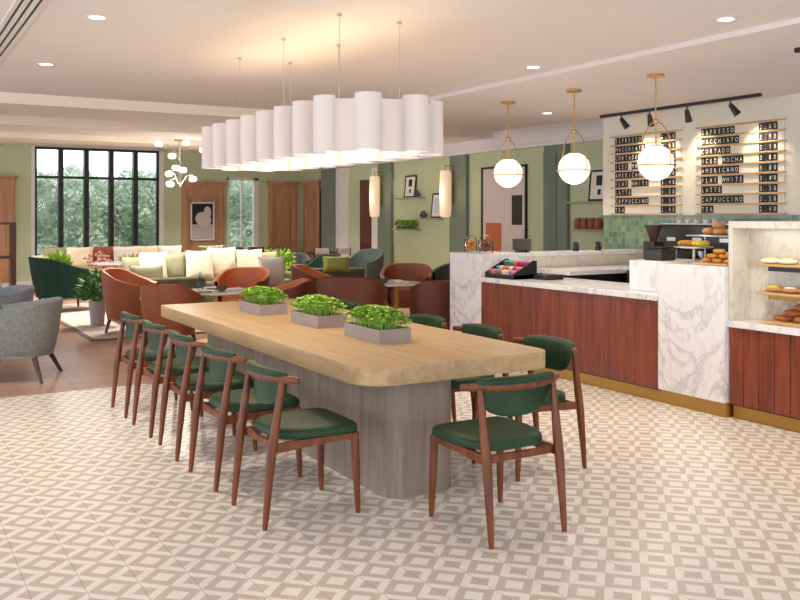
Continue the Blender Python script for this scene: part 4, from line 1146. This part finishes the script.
# olive bench with lime cushion near the right wall
t = thing('bench', 'olive padded bench with a lime cushion behind the large brown armchair', 'bench', (6.17, 12.4, 0), R(-20))
part('seat', B(-.5, .5, -.3, .3, .2, .42, bev=.04, seg=3), M['olive'], t)
part('backrest', B(-.5, .5, .2, .32, .4, .72, bev=.05, seg=3), M['olive'], t)
for sx in (-1, 1):
    for sy in (-1, 1): part('leg', MB().cyl(sx*.42, sy*.22, 0, .2, .018, seg=10), M['darkwood'], t)
pillow('lime green cushion on the olive bench', (6.21, 12.46, .79), R(-20), 'lime', .22, .13, .08, 20)

# dining tables near the back wall
def back_table(label, x, y, L, W=.7, h=.76):
    t = thing('dining_table', label, 'table', (x, y, 0))
    part('tabletop', B(-L/2, L/2, -W/2, W/2, h-.04, h, bev=.005, seg=1), M['darkwood'], t)
    for sx in (-1, 1):
        for sy in (-1, 1): part('leg', B(sx*(L/2-.06)-.025, sx*(L/2-.06)+.025, sy*(W/2-.06)-.025, sy*(W/2-.06)+.025, 0, h-.04), M['darkwood'], t)
back_table('dark dining table below the white framed window', 7.2, 18.95, 1.7)
back_table('dark dining table in front of the wood panelled corner', 8.38, 17.75, .9)
def side_chair(label, loc, rz, back='darkwood', h=.88):
    t = thing('side_chair', label, 'chair', loc, rz, 'wooden chairs at the back dining tables')
    part('seat', B(-.2, .2, -.2, .2, .42, .46, bev=.01), M['darkwood'], t)
    for sx in (-1, 1):
        for sy in (-1, 1):
            if sx > 0: part('leg', MB().rod([(.19, sy*.17, 0), (.17, sy*.17, .42)], [.012, .018], 8), M['darkwood'], t)
            else: part('leg', MB().rod([(-.21, sy*.17, 0), (-.18, sy*.17, .42), (-.23, sy*.17, h)], [.012, .018, .015], 8), M['darkwood'], t)
    part('backrest', MB().box(-.235, -.205, -.17, .17, h-.12, h, bev=.01).box(-.225, -.205, -.17, .17, .6, .64), M[back], t)
    return t
sc = side_chair('dark wooden chair at the left end of the window table', (6.58, 18.3, 0), R(90))
dup(sc, (7.06, 18.3, 0), R(90), 'dark wooden chair in the middle of the window table')
dup(sc, (7.54, 18.3, 0), R(85), 'dark wooden chair at the right end of the window table')
s2 = side_chair('pale backed chair left of two at the corner table', (8.12, 17.15, 0), R(85), 'whitef', .86)
dup(s2, (8.6, 17.15, 0), R(95), 'pale backed chair right of two at the corner table')
round_table('white topped round table beside the slate pilaster', (7.95, 15.75, 0), .42, .74)
bowlitem('small bowl on the white topped round table', (7.85, 15.8, .741))

# open shelf at the left edge
t = thing('open_shelf', 'dark wooden open shelf unit at the left edge of the picture', 'shelf unit', (1.90, 17.0, 0))
for x in (-.9, .13): part('upright', B(x-.04, x+.04, -.18, .18, 0, 1.44), M['darkwood'], t)
for z in (.12, .80, 1.40): part('shelf', B(-.86, .09, -.18, .18, z, z+.04), M['darkwood'], t)
t = thing('vase', 'pale round vase on the lower shelf of the dark open unit', 'vase', (1.72, 17.0, .161))
part('body', MB().lathe([(.06, 0), (.13, .10), (.14, .2), (.06, .32), (.07, .36), (0, .35)], seg=20), M['whitef'], t)

# branch chandelier with flower globes
cc = at_depth(180, 150, 13.5)
t = thing('branch_chandelier', 'brass branching chandelier with white flower shaped globes above the lounge', 'chandelier', (cc.x, cc.y, 2.735))
pts = [(159, 144, .2), (172, 156, -.3), (177, 137, .35), (186, 143, -.15), (203, 150, .1), (169, 174, .3), (176, 168, -.1), (183, 170, .25), (193, 179, -.25), (170, 184, .0)]
org = Vector((cc.x, cc.y, 2.735))
part('canopy', MB().cyl(0, 0, -.025, -.001, .09, seg=24), M['gold'], t)
hub1 = Vector((0, 0, -.32)); hub2 = Vector((.0, 0, -.72))
part('stem', MB().rod([(0, 0, -.02), hub1, (.03, .02, -.5), hub2], .006, 8), M['steel'], t)
for i, (px, py, dd) in enumerate(pts):
    p = at_depth(px, py, 13.5+dd)-org; hb_ = hub1 if py < 160 else hub2
    mid = (p+hb_)/2+Vector((0, 0, .10))
    br = part('branch', MB().rod([hb_, mid, p+Vector((0, 0, .06)), p], [.006, .005, .004, .004], 6), M['steel'], t)
    m = MB().blob(p, (.046, .046, .044), 1, 14, 9)
    for k in range(5):
        a = 2*PI*k/5; m.blob(p+Vector((math.cos(a)*.03, math.sin(a)*.03, .0)), (.034, .034, .042), 1, 10, 7)
    part('flower_globe', m, M['bulb'], br)
lamp('branch_lamp', 'POINT', (cc.x, cc.y, 1.9), 30, WARM2, shadow_soft_size=.2)

# ------------------------------------------------------------------ light
wd = bpy.data.worlds.new('World'); bpy.context.scene.world = wd; wd.use_nodes = True
bg = wd.node_tree.nodes['Background']; bg.inputs['Color'].default_value = (.86, .93, 1.0, 1); bg.inputs['Strength'].default_value = 2.15
sun = lamp('sun', 'SUN', (0, 0, 10), 1.6, (1, .97, .92), rot=Vector((.25, .9, -.9)).to_track_quat('-Z', 'Y').to_euler(), angle=R(6))
# unseen area fills under the lounge ceiling, added to brighten the far room
for i, (x, y, z, e) in enumerate(((3.4, 13.85, 2.87, 70), (6.3, 13.85, 2.9, 60), (6.3, 17.5, 3.07, 70), (2.2, 17.5, 3.07, 50))):
    lamp('lounge_fill', 'AREA', (x, y, z-.01), e*.9, WARM2, shape='DISK', size=.5, spread=R(120))

cam = bpy.data.cameras.new('Camera'); co = bpy.data.objects.new('Camera', cam); COL.objects.link(co)
co.location = (0, 0, 1.55); co.rotation_euler = (R(90), 0, -math.atan2(.5098, .8603))
cam.sensor_width = 36; cam.lens = 36*877/800; cam.shift_y = -84/800; cam.clip_start = .05; cam.clip_end = 200
sc_ = bpy.context.scene; sc_.camera = co
sc_.view_settings.view_transform = 'Standard'; sc_.view_settings.look = 'None'; sc_.view_settings.gamma = 1
sc_.view_settings.exposure = 0.45; sc_.view_settings.use_curve_mapping = False
